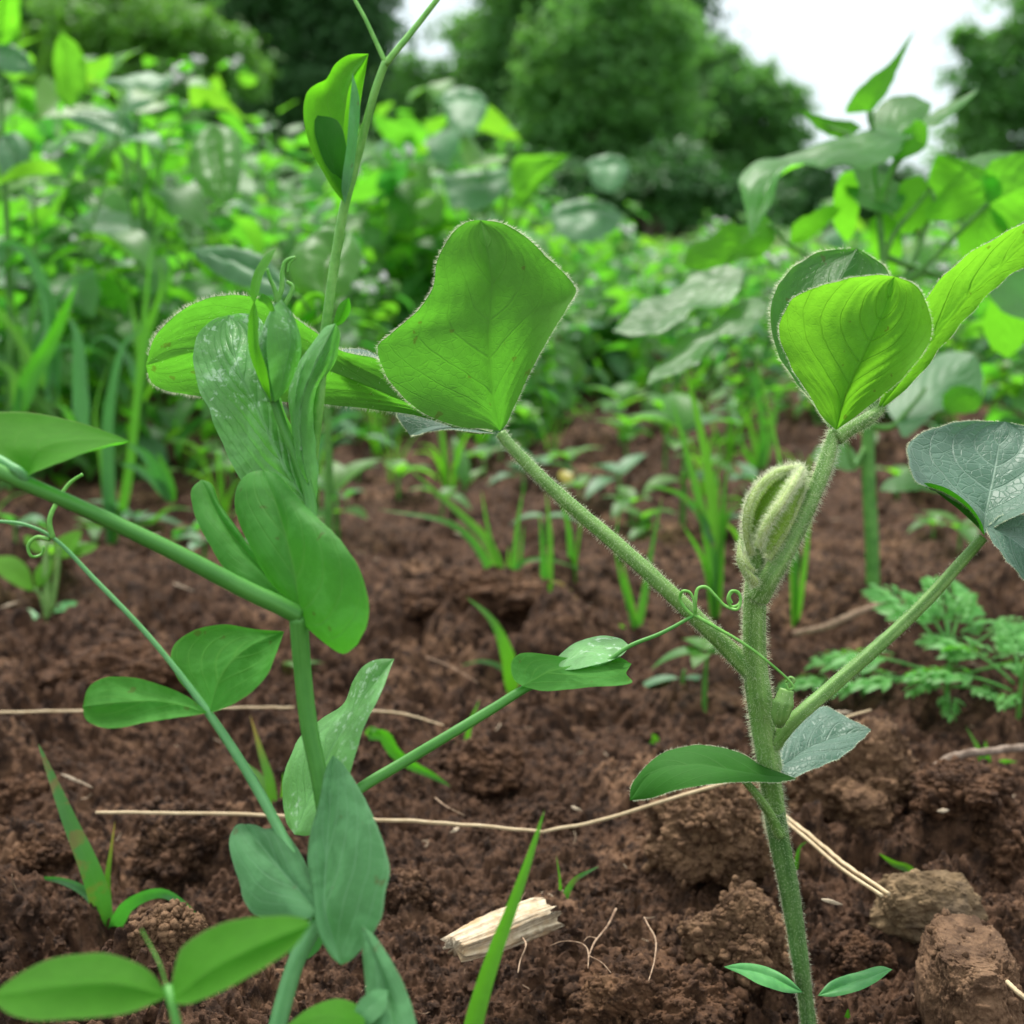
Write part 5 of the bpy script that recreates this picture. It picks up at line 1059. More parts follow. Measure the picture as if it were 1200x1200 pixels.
# scattered small seedlings and tufts on the bare strip: a few kinds, copied
def tuft_proto(seed, n, L, W):
    t = thing('grass_tuft', 'x', 'grass tuft', (0, 0, 0)); rg = np.random.default_rng(seed); parts = []
    for k in range(n):
        az = rg.uniform(0, 6.28); l = L * rg.uniform(.55, 1.1); lean = rg.uniform(.05, .7); dr = rg.uniform(0, .5)
        dv = np.array([math.cos(az), math.sin(az), 0]); p = [dv * .002 - [0, 0, .003], dv * l * .3 * lean + [0, 0, l * .45], dv * l * .7 * lean + [0, 0, l * (.8 - .2 * dr)], dv * l * (1.0 * lean + .2) + [0, 0, l * (1 - .6 * dr)]]
        a = Acc(); blade_geo(a, p, W * rg.uniform(.7, 1.2), seed=k, face=(-dv[1] * .3, -1, .2), rnd=rg.uniform()); parts.append(a.build('blade', M['grass'], t))
    return t, parts
def sprout_proto(seed, n, L, W, h, mat):
    t = thing('seedling', 'x', 'seedling', (0, 0, 0)); rg = np.random.default_rng(seed); parts = []
    a = Acc(); add_tube(a, np.array([[0, 0, -.003], [.0005, 0, h * .5], [0, .0005, h]]), [.0011, .001, .0006], n=12, seg=8); parts.append(a.build('stem', M['weed_stem'], t))
    for k in range(n):
        a = Acc(); put_leaf(a, [0, 0, h * rg.uniform(.6, 1)], k * 2.4 + rg.uniform(-.4, .4), rg.uniform(.1, .9), L * rg.uniform(.7, 1.2), W * rg.uniform(.8, 1.2), curl=.5, fold=.3, rnd=rg.uniform(), nu=10, shape=.72); parts.append(a.build('leaf_blade', M[mat], t))
    return t, parts
protos = [tuft_proto(1, 8, .060, .0026) + ('slim grass tuft of thin blades', 'scattered grass tufts'), tuft_proto(2, 13, .08, .0030) + ('bushier grass tuft of many blades', 'scattered grass tufts'),
          sprout_proto(3, 4, .022, .012, .018, 'weed_leaf') + ('four leaved green seedling', 'scattered seedlings'), sprout_proto(4, 7, .028, .014, .04, 'weed_leaf') + ('taller leafy seedling', 'scattered seedlings'),
          sprout_proto(5, 4, .024, .011, .014, 'weed_leaf_dull') + ('bluish low seedling', 'scattered seedlings')]
rs = random.Random(12); used = [False] * 5; spots = []
def bare_place(px, py):
    if px < 430: return 'at the foot of the left thicket'
    if px < 800: return 'behind the middle grass clump'
    return 'under the lobed plant'
tries = 0
while len(spots) < 76 and tries < 5000:
    tries += 1
    px, py = rs.uniform(-60, 1260), rs.uniform(478, 600) if rs.random() < .82 else rs.uniform(600, 690)
    if any(abs(px - q[0]) < 26 and abs(py - q[1]) < 14 for q in spots): continue
    if py > 600 and 430 < px < 720: continue
    spots.append((px, py))
for _ in range(16): spots.append((rs.uniform(430, 860), rs.uniform(505, 640)))
for px, py in spots:
    k = rs.choice([0, 0, 1, 1, 2, 3, 3, 4]) if py < 560 else rs.choice([0, 2, 4, 2])
    g = on_ground(px, py); t, parts, lb, gr = protos[k]
    label = lb + ' ' + bare_place(px, py)
    if not used[k]:
        used[k] = True; t.location = g; t.rotation_euler = (0, 0, rs.uniform(0, 6.28)); t.scale = (1,) * 3; t['label'] = label; t['group'] = gr
    else:
        copy_thing(t, parts, g, rs.uniform(0, 6.28), rs.uniform(.7, 1.25), label, gr)

# ------------------------------------------------------------------ the lobed plant at the right
def lobed_plant():
    g = on_ground(1024, 700); d = (g - CAM).dot(FWD); t = thing('lobed_plant', 'tall plant with big lobed leaves and thick green stem behind the bean at the right', 'plant', g)
    Q = lambda x, y, dd=0: P(x, y, d + dd / 1000)
    a = Acc(); add_tube(a, np.array([g - [0, 0, .006], Q(1022, 640), Q(1018, 560), Q(1018, 500), Q(1028, 420), Q(1036, 330), Q(1030, 250), Q(1024, 180), Q(1022, 130)]), [.0031, .0031, .0030, .0027, .0022, .0019, .0016, .0013, .0008], n=70, seg=14, ribs=.04); a.build('stem', M['weed_stem'], t)
    O = dict(d=d, nu=40)
    def st(pts, r): 
        a = Acc(); add_tube(a, px_line(pts, d), r, n=30, seg=8); return a.build('leaf_stalk', M['weed_stem'], t)
    def lf(s, lb, mat='okra_leaf', **kw):
        kw.setdefault('tilt', (0, .22) if kw.get('under') else (0, -.22)); leaf_part('leaf_blade', s, M[mat], lb, d=d, jag=.055, quilt=.0004, **kw)
    s = st([(1030, 250), (1045, 200, -4), (1058, 165, -8)], [.0018, .0014, .001])
    lf(s, 'large drooping leaf spreading to the left', mid=[(1062, 160, -8), (1005, 170, -14), (940, 190, -18), (905, 215, -20), (880, 278, -22)], left=[(1040, 150, 0), (1000, 157, 2), (960, 168, 0), (925, 185, -4), (890, 188, -8), (866, 206, -14), (870, 235, -18)],
       right=[(1050, 180, -18), (1015, 196, -26), (985, 190, -28), (965, 196, -30), (940, 190, -30), (918, 200, -28), (905, 235, -26), (893, 258, -24)], seed=401, cup=.002, wav=.001)
    s = st([(1022, 150), (1018, 138, -2), (1018, 130, -3)], [.001, .0008, .0007])
    lf(s, 'small pointed bright leaf at the very top', mid=[(1018, 131, 0), (1030, 105, 2), (1050, 72, 4), (1072, 35, 6)], left=[(992, 131, 6), (1000, 112, 8), (1020, 92, 8), (1042, 75, 6)], right=[(1025, 128, -4), (1042, 105, -4), (1055, 75, 0)], seed=402, under=True)
    lf(s, 'dark round leaf below the top', mid=[(1020, 152, 6), (1045, 140, 8), (1070, 128, 10), (1092, 122, 12)], left=[(1022, 132, 14), (1042, 115, 16), (1068, 112, 16)], right=[(1040, 155, 4), (1070, 150, 4), (1086, 138, 8)], seed=403)
    s = st([(1030, 230), (1050, 195, -4), (1062, 180, -6)], [.0013, .001, .0008])
    lf(s, 'bright rounded leaf lit through', mid=[(1040, 182, -6), (1060, 172, -6), (1080, 160, -4), (1088, 150, -2)], left=[(1045, 170, -2), (1062, 150, 0), (1078, 140, 0)], right=[(1050, 188, -10), (1072, 182, -10), (1086, 170, -6)], seed=404, under=True)
    lf(s, 'narrow leaf pointing up right', mid=[(1080, 148, -4), (1100, 135, -3), (1122, 122, -2), (1148, 104, 0)], left=[(1085, 136, 2), (1110, 122, 3), (1130, 112, 2)], right=[(1095, 148, -6), (1115, 135, -5), (1132, 120, -3)], seed=405)
    lf(s, 'curled dark leaf at the fork', mid=[(1050, 165, -8), (1062, 152, -8), (1078, 146, -8)], left=[(1052, 152, -6), (1064, 142, -6)], right=[(1060, 165, -10), (1074, 156, -10)], seed=406)
    s = st([(1036, 325), (1060, 330, -6), (1110, 285, -10), (1158, 238, -14)], [.0018, .0014, .0012, .001])
    lf(s, 'large lobed leaf at the right edge lit from behind', mid=[(1158, 240, -14), (1150, 215, -10), (1135, 200, -4), (1098, 180, 4)], left=[(1140, 250, -14), (1105, 262, -10), (1082, 250, -6), (1098, 232, -2), (1088, 215, 2), (1092, 195, 4)], right=[(1175, 225, -12), (1165, 205, -8), (1140, 192, -2), (1118, 184, 2)], seed=407, under=True, wav=.001)
    lf(s, 'right lobe of the leaf at the right edge', mid=[(1158, 240, -14), (1185, 225, -12), (1215, 210, -8), (1250, 190, -4)], left=[(1150, 215, -8), (1160, 190, -4), (1195, 178, 0), (1230, 178, 0)], right=[(1170, 265, -18), (1205, 275, -18), (1235, 245, -14), (1245, 215, -8)], seed=408, under=True, wav=.001)
    lf(s, 'lower lobe of the leaf at the right edge', mid=[(1158, 240, -14), (1150, 265, -18), (1145, 290, -20), (1138, 312, -20)], left=[(1135, 255, -14), (1122, 280, -16), (1128, 302, -18)], right=[(1180, 262, -18), (1178, 290, -20), (1160, 300, -20)], seed=409, under=True)
    s = st([(1036, 300), (1050, 270, -2), (1075, 240, 0), (1092, 218, 0)], [.0016, .0013, .001, .0008])
    lf(s, 'deep green leaf in the middle of the crown', mid=[(1062, 232, 0), (1040, 225, 2), (1015, 218, 4), (985, 205, 6)], left=[(1055, 215, 6), (1030, 200, 8), (1000, 196, 8)], right=[(1050, 248, -4), (1020, 245, -4), (996, 228, 0)], seed=410, mat='bean_leaf')
    lf(s, 'bright leaf in the middle of the crown', mid=[(1090, 222, 0), (1075, 235, -2), (1062, 255, -4), (1055, 275, -4)], left=[(1078, 205, 4), (1056, 215, 4), (1046, 245, 0)], right=[(1092, 240, -4), (1085, 262, -6), (1068, 272, -6)], seed=411, under=True)
    lf(s, 'bright hanging leaf below the fork', mid=[(1035, 245, 0), (1040, 275, -2), (1044, 300, -2), (1040, 325, -2)], left=[(1020, 260, 0), (1022, 290, 0), (1030, 315, 0)], right=[(1052, 262, -3), (1058, 290, -4), (1050, 315, -4)], seed=412, under=True)
    lf(s, 'thin bright leaf beside the stem', mid=[(1000, 200, 2), (990, 230, 2), (985, 262, 2), (992, 285, 2)], left=[(985, 205, 2), (976, 235, 2), (978, 265, 2)], right=[(1008, 225, 2), (1005, 255, 2), (1000, 275, 2)], seed=413, under=True)
    s = st([(1030, 400), (1060, 330, 4), (1080, 280, 8), (1095, 225, 8)], [.0018, .0015, .0013, .001])
    lf(s, 'pale leaf near the right edge', mid=[(1110, 205, 10), (1140, 195, 12), (1170, 188, 14), (1215, 190, 16)], left=[(1120, 192, 16), (1150, 180, 18), (1190, 180, 20)], right=[(1130, 208, 6), (1165, 202, 8), (1195, 200, 10)], seed=414)
    s = st([(1034, 360), (985, 320, -6), (930, 290, -10), (900, 262, -12)], [.0016, .0013, .001, .0008])
    lf(s, 'bright lobed leaf on the left side', mid=[(905, 262, -12), (880, 280, -12), (845, 300, -12), (800, 312, -10)], left=[(895, 252, -6), (868, 265, -4), (850, 262, -4), (830, 280, -4), (808, 290, -4)], right=[(908, 280, -18), (892, 300, -18), (865, 305, -18), (845, 322, -16), (820, 318, -14)], seed=415, under=True, wav=.001)
    lf(s, 'yellow tipped bright leaf on the left side', mid=[(985, 245, 4), (965, 255, 4), (945, 270, 4), (925, 285, 4)], left=[(975, 240, 6), (950, 250, 6), (930, 262, 6)], right=[(975, 258, 2), (955, 275, 2), (940, 285, 2)], seed=416, under=True)
    s = st([(1030, 420), (960, 380, -20), (920, 345, -28), (895, 352, -32)], [.0016, .0013, .001, .0008])
    lf(s, 'broad grey green leaf spread low to the left', mid=[(900, 352, -32), (860, 378, -36), (815, 408, -40), (758, 452, -44)], left=[(880, 348, -22), (850, 362, -22), (830, 385, -26), (800, 392, -28), (785, 415, -34), (768, 430, -38)], right=[(896, 368, -40), (868, 392, -46), (842, 395, -48), (815, 425, -50), (785, 440, -48)], seed=417, wav=.001)
    lf(s, 'upper grey green leaf spread low to the left', mid=[(872, 318, -20), (830, 340, -22), (780, 368, -24), (718, 388, -26)], left=[(850, 312, -12), (815, 320, -10), (790, 340, -12), (755, 352, -14), (735, 372, -20)], right=[(865, 340, -28), (845, 358, -32), (815, 362, -32), (785, 388, -34), (745, 395, -32)], seed=418, wav=.001)
    s = st([(1020, 500), (1045, 500, -6), (1065, 480, -8), (1085, 455, -8)], [.0016, .0013, .001, .0008])
    lf(s, 'large dull low leaf right of the stem', 'weed_leaf_dull', mid=[(1050, 495, -8), (1080, 470, -6), (1110, 445, -2), (1142, 415, 4)], left=[(1040, 478, 0), (1052, 448, 4), (1080, 425, 8), (1115, 412, 10)], right=[(1060, 512, -12), (1085, 492, -14), (1105, 480, -12), (1140, 482, -8), (1152, 455, -2), (1150, 430, 2)], seed=419)
    lf(s, 'bright folded leaf over the dull one', mid=[(1105, 478, -14), (1120, 466, -14), (1138, 462, -14), (1152, 468, -12)], left=[(1106, 462, -10), (1122, 452, -10), (1142, 455, -10)], right=[(1115, 484, -18), (1135, 484, -18), (1148, 478, -16)], seed=420, under=True)
    s = st([(1036, 300), (1090, 320, 6), (1150, 330, 10), (1190, 320, 12)], [.0016, .0014, .0011, .0009])
    lf(s, 'big leaf behind the bright bean leaflet at the edge', mid=[(1160, 300, 8), (1190, 320, 10), (1220, 345, 10), (1250, 380, 8)], left=[(1185, 285, 16), (1215, 290, 18), (1245, 330, 16)], right=[(1150, 330, 4), (1170, 360, 2), (1205, 375, 2)], seed=423)
    lf(s, 'bright leaf low at the right edge', mid=[(1190, 322, 12), (1180, 350, 10), (1175, 385, 8), (1180, 420, 6)], left=[(1205, 345, 12), (1205, 380, 10), (1198, 405, 8)], right=[(1165, 345, 10), (1152, 375, 8), (1160, 405, 6)], seed=424, under=True)
    s = st([(1024, 180), (1000, 160, 8), (975, 150, 12), (960, 145, 14)], [.0012, .001, .0008, .0007])
    lf(s, 'slim bright leaf left of the top', mid=[(1010, 150, 10), (985, 150, 12), (962, 142, 14), (938, 128, 16)], left=[(995, 160, 8), (975, 160, 10), (955, 148, 12)], right=[(1000, 143, 14), (978, 140, 16), (955, 134, 16)], seed=425, under=True)
    s = st([(1016, 520), (1000, 545, -6), (992, 520, -8), (985, 500, -8)], [.0012, .001, .0008])
    lf(s, 'small dark low leaf left of the stem', mid=[(1010, 545, 0), (995, 535, 0), (975, 528, 0), (950, 535, 0)], left=[(1000, 528, 4), (980, 515, 5), (960, 522, 4)], right=[(998, 552, -4), (975, 548, -4), (960, 545, -3)], seed=421)
    lf(s, 'low leaf right of the stem foot', mid=[(1030, 575, -4), (1050, 566, -4), (1080, 565, -3), (1105, 578, -2)], left=[(1040, 562, 2), (1065, 555, 3), (1092, 562, 2)], right=[(1050, 576, -8), (1078, 574, -8)], seed=422)
lobed_plant()

# ------------------------------------------------------------------ thicket of weeds
def weed_mesh(kind, seed):
    """one leafy weed about 0.34 m tall: stem mesh and foliage mesh"""
    rg = np.random.default_rng(seed); a = Acc(); f = Acc(); H = .34
    stems = {'broad': 3, 'lance': 3, 'herb': 4, 'vine': 5}[kind]
    for s in range(stems):
        az = rg.uniform(0, 6.28); lean = rg.uniform(.05, .5 if kind != 'vine' else .9); h = H * rg.uniform(.62, 1.0)
        dv = np.array([math.cos(az), math.sin(az), 0])
        C = catmull(np.array([[0, 0, -.01] + dv * .01, dv * h * lean * .25 + [0, 0, h * .4], dv * h * lean * .55 + [0, 0, h * .72], dv * h * lean * .8 + [0, 0, h]]), 24)
        add_tube(a, C, [.0028, .0022, .0014, .0008], n=20, seg=7)
        nn = {'broad': 8, 'lance': 11, 'herb': 9, 'vine': 9}[kind]; ph = rg.uniform(0, 6.28)
        for k in range(nn):
            q = .18 + .82 * (k / (nn - 1)); p = np.array([np.interp(q, np.linspace(0, 1, 24), C[:, j]) for j in range(3)])
            for side in (0, 1):
                if rg.uniform() < .12: continue
                ang = ph + k * 1.75 + side * math.pi + rg.uniform(-.4, .4); el = rg.uniform(.0, .75) + (.35 if q > .9 else 0)
                if kind == 'broad': L, W = .068 * rg.uniform(.55, 1.2), .62
                elif kind == 'lance': L, W = .086 * rg.uniform(.6, 1.2), .34
                elif kind == 'herb': L, W = .052 * rg.uniform(.6, 1.2), .66
                else: L, W = .066 * rg.uniform(.6, 1.2), .80
                if q > .9: L *= .6
                pl = L * rg.uniform(.25, .6); e = p + rot(ang, el * .8) @ np.array([0, pl, 0])
                add_tube(a, np.array([p, (p + e) / 2 + [0, 0, .003], e]), [.0009, .0007, .0006], n=6, seg=5, cap=False)
                put_leaf(f, e, ang + rg.uniform(-.3, .3), el - rg.uniform(.2, .8), L, L * W, roll=rg.uniform(-.5, .5), mat=0 if rg.uniform() < .88 else 1, rnd=rg.uniform() ** 1.6, curl=rg.uniform(.1, .7), fold=rg.uniform(.1, .45), nu=10, shape=.72, serr=.05 if kind != 'vine' else 0, wave=.04, seed=int(rg.integers(99)))
        if kind == 'herb':
            for j in range(4):
                c = C[-1] + rg.normal(size=3) * [.007, .007, .003] + [0, 0, .010]
                add_tube(a, np.array([C[-2], (C[-2] + c) / 2, c]), [.0008, .0006, .0005], n=6, seg=5, cap=False)
                v, ff = ICO1; f.add(c + v * .0042 * (1 + .25 * rg.normal(size=(len(v), 1))), ff, None, 2)
    return a, f

WK = {}
def weed_proto(kind, v):
    a, f = weed_mesh(kind, v * 11 + len(kind))
    t = thing('weed', 'x', 'weed', (0, 0, 0))
    parts = [a.build('stem', M['weed_stem'], t), f.build('foliage', [M['weed_leaf'], M['weed_leaf_dull'], M['petal']], t)]
    return [t, parts, False]
LB = {'broad': 'bushy weed with broad pointed leaves', 'lance': 'upright weed with narrow lance leaves', 'herb': 'bushy weed topped with small white flower heads', 'vine': 'sprawling weed with wide rounded leaves'}
for kind in LB:
    for v in range(2 if kind != 'broad' else 3):
        WK[(kind, v)] = weed_proto(kind, v)
WKEYS = list(WK)
SKYLINE = [(-300, 60), (0, 75), (100, 85), (230, 78), (300, 85), (350, 120), (420, 140), (470, 108), (540, 120), (600, 175), (690, 205), (740, 262), (800, 258), (870, 240), (940, 245), (1010, 225), (1100, 205), (1200, 195), (1500, 180)]
def skyline(px):
    return float(np.interp(px, [q[0] for q in SKYLINE], [q[1] for q in SKYLINE]))
rw = random.Random(5); placed = []
def front_row(px):
    """nearest distance at which the thicket begins"""
    return float(np.interp(px, [-400, 0, 200, 330, 450, 600, 700, 850, 1000, 1150, 1300, 1600], [.86, .90, .94, 1.02, 1.12, 1.2, 1.26, 1.3, 1.25, 1.15, 1.05, 1.0]))
def put_weed(px, Y, kind=None, k=None, s=None):
    x = (px - 600) / FPX * (Y * CA + .03)
    d = Y * CA
    top = CAMZ + (265 - skyline(px)) / FPX * Y * 1.02
    s = s or max(.18, top / .345)
    key = (kind, k) if kind else rw.choice(WKEYS)
    w = WK[key]; z = gz(x, Y) if Y < 3.1 else -.01
    place = 'in the left thicket' if px < 430 else ('in the middle of the thicket' if px < 760 else 'in the right thicket')
    depth = 'in front' if Y < front_row(px) + .28 else ('second rank' if Y < front_row(px) + .9 else 'far back')
    label = f'{LB[key[0]]} {place}, {depth}'; grp = 'weeds of the thicket'
    if not w[2]:
        w[2] = True; t = w[0]; t.location = (x, Y, z); t.rotation_euler = (0, 0, rw.uniform(0, 6.28)); t.scale = (s,) * 3; t['label'] = label; t['group'] = grp
    else:
        copy_thing(w[0], w[1], (x, Y, z), rw.uniform(0, 6.28), s, label, grp)
n = 0
for row, (dy, step) in enumerate(((0.04, 118), (.2, 92), (.42, 84), (.75, 74), (1.2, 60), (1.9, 46))):
    px = -260 + rw.uniform(0, 60)
    while px < 1440:
        Y = front_row(px) + dy * (1 + .25 * rw.uniform(-1, 1)) + rw.uniform(0, .08)
        low = {0: .62, 1: .85, 2: 1, 3: 1, 4: 1, 5: 1}[row] * rw.uniform(.72, 1.02)
        top = CAMZ + (265 - skyline(px)) / FPX * Y
        if 680 < px < 1000 and row == 0: low *= .6
        kind = None
        put_weed(px, Y, s=max(.16, top * low / .335))
        px += step * rw.uniform(.75, 1.3)
for k in range(54):
    px = rw.uniform(560, 1230); Y = rw.uniform(1.15, 2.3) if px > 640 else rw.uniform(1.12, 1.35)
    put_weed(px, Y, s=rw.uniform(.22, .42) * (1 + .25 * (Y - 1.15)))
for px, Y, kind, k in ((1215, .92, 'broad', 1), (1320, .95, 'broad', 2), (262, 1.5, 'herb', 0), (498, 1.45, 'herb', 1), (836, 2.2, 'herb', 0), (120, 1.1, 'broad', 0), (480, 1.6, 'vine', 0), (40, 1.0, 'broad', 1)):
    put_weed(px, Y, kind, k)

# a few of the large leaves that stand clear of the thicket
def big_leafed(px0, py0, d, leaves, label, seed):
    g = P(px0, py0, d); g[2] = gz(g[0], g[1]); t = thing('broad_leaf_weed', label, 'weed', g)
    tops = np.array([P(l[0][0][0], l[0][0][1], d + .0) for l in leaves]); c = tops.mean(0)
    a = Acc(); add_tube(a, np.array([g - [0, 0, .01], (g + c) / 2 + [.004, 0, 0], c]), [.004 * min(1, d), .003 * min(1, d), .0014], n=24, seg=8)
    for q in tops: add_tube(a, np.array([(g + c) / 2 + [.004, 0, .01], (c + q) / 2 + [0, .002, -.004], q]), [.0016 * min(1, d), .0012 * min(1, d), .0007], n=16, seg=7)
    a.build('stem', M['weed_stem'], t)
    for k, (m, l, r, mat, und) in enumerate(leaves):
        leaf_part('leaf_blade', t, M[mat], mid=m, left=l, right=r, d=d, seed=seed + k, under=und, tilt=(0, .35 * d if und else -.4 * d), wav=.0016, nu=40, nv=10, jag=.035, cup=-.006 if und else .006, quilt=.0003)
big_leafed(160, 500, 1.02, [
    ([(150, 105), (165, 115, 4), (185, 105, 6), (205, 92, 8)], [(120, 98, 20), (140, 92, 24), (175, 88, 24)], [(140, 135, -14), (160, 130, -14), (190, 108, -6)], 'weed_leaf_dull', False),
    ([(165, 160), (135, 150, -4), (105, 142, -8), (78, 140, -10)], [(150, 140, 14), (125, 132, 14), (100, 132, 10)], [(150, 168, -16), (130, 162, -18), (105, 150, -16)], 'weed_leaf_dull', False),
    ([(82, 128), (80, 100, 4), (76, 70, 8), (72, 38, 12)], [(68, 115, 0), (62, 85, 4), (64, 55, 8)], [(98, 112, 0), (102, 80, 4), (90, 52, 8)], 'weed_leaf', True),
    ([(250, 145), (252, 180, -6), (258, 215, -10), (262, 240, -12)], [(228, 160, -2), (222, 190, -6), (238, 225, -10)], [(278, 155, -2), (284, 190, -6), (276, 228, -10)], 'weed_leaf', False)],
    'tall weed with big pale shiny leaves standing clear of the left thicket', 500)
big_leafed(5, 500, 0.95, [
    ([(0, 60), (2, 40, 2), (5, 15, 4), (8, -20, 6)], [(-18, 45, 4), (-22, 15, 6), (-10, -10, 8)], [(20, 45, 0), (25, 10, 0), (22, -10, 2)], 'okra_leaf', True),
    ([(-5, 60), (10, 66, -2), (25, 76, -4), (42, 84, -4)], [(0, 52, 8), (20, 60, 8)], [(0, 80, -10), (20, 88, -12)], 'weed_leaf_dull', False),
    ([(0, 160), (15, 175, -4), (22, 195, -8), (18, 215, -8)], [(-5, 180, -4), (5, 205, -8)], [(25, 160, 4), (36, 180, 0), (30, 200, -4)], 'weed_leaf_dull', False)],
    'tall weed cut by the left edge of the picture with one leaf above the trees', 520)
big_leafed(540, 470, 1.35, [
    ([(520, 122), (540, 115, 6), (560, 118, 8), (572, 125, 8)], [(520, 108, 20), (545, 104, 22), (565, 112, 16)], [(530, 150, -14), (550, 160, -18), (566, 140, -8)], 'weed_leaf_dull', False),
    ([(520, 220), (550, 215, 4), (580, 212, 8), (605, 208, 10)], [(520, 208, 16), (555, 200, 20), (590, 198, 20)], [(530, 240, -14), (560, 246, -18), (590, 228, -8)], 'weed_leaf_dull', False),
    ([(690, 200), (705, 193, 4), (722, 192, 6), (738, 198, 6)], [(685, 190, 12), (710, 183, 16), (730, 188, 12)], [(695, 215, -10), (715, 225, -12), (732, 212, -6)], 'weed_leaf_dull', False),
    ([(645, 258), (675, 250, 4), (705, 246, 6), (730, 254, 6)], [(650, 242, 16), (685, 235, 18), (715, 242, 14)], [(655, 275, -14), (690, 284, -16), (720, 268, -8)], 'weed_leaf_dull', False),
    ([(605, 240), (620, 215, 2), (640, 195, 4), (668, 182, 6)], [(598, 210, 2), (604, 185, 4), (630, 182, 5)], [(620, 235, 0), (640, 212, 2), (655, 195, 4)], 'weed_leaf', True)],
    'tall weed with wide bluish leaves rising behind the broad bean leaflet', 540)
big_leafed(370, 520, 0.60, [
    ([(345, 345), (330, 338, 4), (280, 318, 10), (222, 292, 16)], [(330, 322, 10), (285, 302, 16), (250, 294, 18)], [(330, 348, -2), (280, 334, 2), (245, 312, 10)], 'weed_leaf_dull', False),
    ([(385, 352), (382, 325, 2), (390, 300, 4), (410, 272, 8)], [(350, 340, 4), (338, 312, 6), (352, 285, 8), (380, 270, 10)], [(405, 345, -2), (420, 318, 0), (422, 290, 4)], 'weed_leaf', False),
    ([(388, 358), (372, 362, -2), (355, 372, -4), (342, 388, -4)], [(372, 345, 4), (350, 352, 4), (340, 370, 2)], [(380, 372, -6), (362, 382, -6)], 'okra_leaf', True)],
    'broad leaved weed just behind the pea shoot tip', 560)

# ------------------------------------------------------------------ trees
def tree(label, dist, base_px, lobes, mat, seed, name='tree', cat='tree', trunk_r=.11, leaf=.095, dens=2.3, droop=0.2):
    """trunk with limbs running to each crown lobe; lobes are (sight x, sight y, radius in picture units, metres behind)"""
    rg = np.random.default_rng(seed); s = dist / FPX
    def W(px, py, back=0.0):
        d = dist + back
        return np.array([(px - 600) / FPX * d, d, CAMZ + (265 - py) / FPX * d])
    b = W(base_px, 265); b[2] = -.02
    t = thing(name, label, cat, b); cs = [W(l[0], l[1], l[3] if len(l) > 3 else 0) for l in lobes]; rad = [l[2] * s for l in lobes]
    top = max(c[2] for c in cs); a = Acc()
    tr = catmull(np.array([b, b + [.05, 0, top * .3], b + [-.05, .1, top * .62], b + [.05, 0, top * .95]]), 20); add_tube(a, tr, [trunk_r, trunk_r * .75, trunk_r * .5, trunk_r * .12], n=24, seg=10, rough=.15)
    for c in cs:
        h = min(.8, max(.08, c[2] / top * .6)); p = tr[int(h * 19)]
        add_tube(a, np.array([p, (p + c) / 2 + [0, 0, .1], c]), [trunk_r * .32, trunk_r * .18, trunk_r * .05], n=10, seg=6, cap=False)
    a.build('trunk', M['bark'], t)
    f = Acc(); VV = []; RN = []
    for c, r in zip(cs, rad):
        # twig clumps through the lobe, leaves round each clump
        nc = int(40 * (r / .6) ** 1.5) + 12
        dv = norm(rg.normal(size=(nc, 3))); cc = c + dv * (r * np.where(rg.uniform(size=(nc, 1)) < .12, rg.uniform(1.1, 1.42, (nc, 1)), rg.uniform(.25, 1.08, (nc, 1)) ** .6)) * np.array([1, .9, .92])
        nl = int(max(14, 34 * dens * (r / .7) ** .6))
        cr = r * rg.uniform(.16, .36, nc)
        q = cc[:, None] + rg.normal(size=(nc, nl, 3)) * cr[:, None, None] * np.array([.75, .75, .5]); q = q.reshape(-1, 3)
        q = q[q[:, 2] > .03]; n = len(q)
        up = norm(rg.normal(size=(n, 3)) * .75 + (q - c) / r * .5 + [0, 0, .7]); ax = norm(np.cross(up, rg.normal(size=(n, 3))) + [0, 0, -droop]); sd = norm(np.cross(ax, up))
        L = leaf * rg.uniform(.6, 1.3, (n, 1)); Wd = L * .5
        mid = q + ax * L * .5 - np.cross(sd, ax) * L * .06
        VV.append(np.stack([q, mid + sd * Wd * .5, q + ax * L, mid - sd * Wd * .5], 1).reshape(-1, 3)); RN.append(np.repeat(np.clip(rg.uniform(size=n) * .6 + np.repeat(rg.uniform(-.2, .5, 1), n), 0, 1), 4))
    V = np.concatenate(VV); k = np.arange(len(V) // 4)[:, None] * 4
    f.add(V, np.concatenate([k + [[0, 1, 2]], k + [[0, 2, 3]]]), np.tile([[0, .5], [.5, 1], [1, .5], [.5, 0]], (len(V) // 4, 1)), 0, np.concatenate(RN))
    f.build('crown', M[mat], t, smooth=False)
D, N_, LT = 'tree_leaf_dark', 'tree_leaf', 'tree_leaf_yellowish'
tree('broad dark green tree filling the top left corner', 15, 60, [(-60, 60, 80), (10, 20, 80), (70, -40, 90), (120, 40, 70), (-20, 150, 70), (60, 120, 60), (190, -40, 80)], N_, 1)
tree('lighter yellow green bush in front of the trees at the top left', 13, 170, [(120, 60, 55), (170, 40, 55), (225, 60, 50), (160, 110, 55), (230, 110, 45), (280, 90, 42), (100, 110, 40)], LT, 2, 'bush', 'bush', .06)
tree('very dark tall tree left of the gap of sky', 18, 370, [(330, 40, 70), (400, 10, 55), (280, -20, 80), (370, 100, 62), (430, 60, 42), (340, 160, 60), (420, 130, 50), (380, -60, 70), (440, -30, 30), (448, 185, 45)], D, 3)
tree('slim mid green tree right of the gap of sky', 17, 600, [(585, 40, 52, .5), (610, -20, 55), (565, 110, 45), (620, 90, 60), (530, 130, 42), (575, 170, 55), (500, 110, 30), (640, 160, 60), (660, 30, 55)], N_, 4)
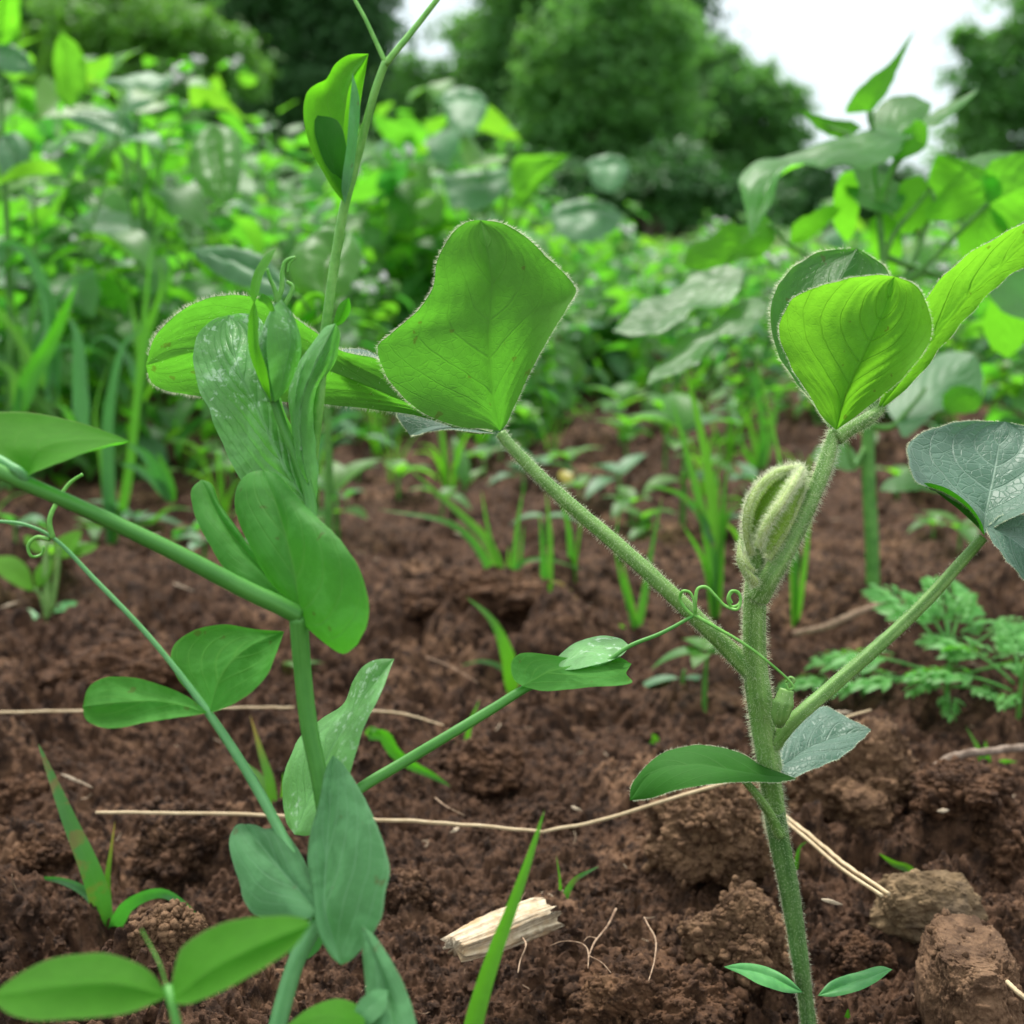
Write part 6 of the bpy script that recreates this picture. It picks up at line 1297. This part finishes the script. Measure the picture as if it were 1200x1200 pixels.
tree('pale green tree in the centre of the tree line', 15.5, 690, [(700, 60, 55), (660, 110, 55), (740, 110, 60), (690, 160, 60), (760, 180, 55), (720, 10, 42), (640, 200, 50), (755, 60, 46)], N_, 5)
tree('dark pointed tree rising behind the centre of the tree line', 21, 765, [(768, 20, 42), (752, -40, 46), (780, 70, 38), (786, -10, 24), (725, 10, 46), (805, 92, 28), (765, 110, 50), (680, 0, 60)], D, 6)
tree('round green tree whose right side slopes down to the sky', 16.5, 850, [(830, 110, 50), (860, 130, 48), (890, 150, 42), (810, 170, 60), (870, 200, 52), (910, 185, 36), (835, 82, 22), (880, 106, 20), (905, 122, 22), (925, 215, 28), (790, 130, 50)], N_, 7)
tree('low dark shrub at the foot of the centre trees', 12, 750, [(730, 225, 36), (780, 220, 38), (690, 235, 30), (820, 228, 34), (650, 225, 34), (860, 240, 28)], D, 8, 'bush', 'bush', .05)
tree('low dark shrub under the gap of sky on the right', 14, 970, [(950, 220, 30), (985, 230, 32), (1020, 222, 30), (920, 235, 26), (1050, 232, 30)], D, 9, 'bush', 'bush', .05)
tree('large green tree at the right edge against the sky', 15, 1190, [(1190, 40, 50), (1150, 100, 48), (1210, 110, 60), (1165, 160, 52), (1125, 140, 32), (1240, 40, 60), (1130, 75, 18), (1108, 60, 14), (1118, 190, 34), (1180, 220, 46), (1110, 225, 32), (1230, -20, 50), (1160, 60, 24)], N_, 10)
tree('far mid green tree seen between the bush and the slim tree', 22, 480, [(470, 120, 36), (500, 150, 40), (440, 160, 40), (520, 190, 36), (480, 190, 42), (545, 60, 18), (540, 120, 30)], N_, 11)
for k, (x0, ds, lb) in enumerate(((-40, 25, 'dark forest tree behind the top left trees'), (130, 27, 'dark forest tree behind the yellow green bush'), (300, 26, 'dark forest tree behind the very dark tall tree'), (660, 27, 'dark forest tree behind the pale centre tree'))):
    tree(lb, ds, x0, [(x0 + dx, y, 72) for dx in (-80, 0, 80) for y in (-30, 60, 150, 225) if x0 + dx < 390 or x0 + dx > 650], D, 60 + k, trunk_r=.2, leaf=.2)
rh = random.Random(31)
SHR = ['low rounded shrub at the foot of the trees, ' + w for w in ('far left', 'left of the pea stalk', 'behind the pea stalk', 'left of centre', 'behind the broad bean leaflet', 'right of the broad bean leaflet', 'below the sloping round tree', 'under the gap of sky', 'behind the lobed plant', 'at the right edge')]
for k, lb in enumerate(SHR):
    px = -40 + k * 138
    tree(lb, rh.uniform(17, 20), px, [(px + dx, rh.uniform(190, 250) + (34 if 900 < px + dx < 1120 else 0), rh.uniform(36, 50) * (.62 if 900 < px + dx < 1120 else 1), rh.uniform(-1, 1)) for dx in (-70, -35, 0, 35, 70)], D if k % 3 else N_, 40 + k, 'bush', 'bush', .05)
for k, (px, ds, lb) in enumerate(((-260, 16, 'green tree outside the picture to the left'), (1420, 16, 'green tree outside the picture to the right'))):
    tree(lb, ds, px, [(px - 80, 60, 80), (px + 60, 40, 90), (px, 140, 90), (px, -40, 90), (px + 90, 160, 70)], N_, 20 + k)
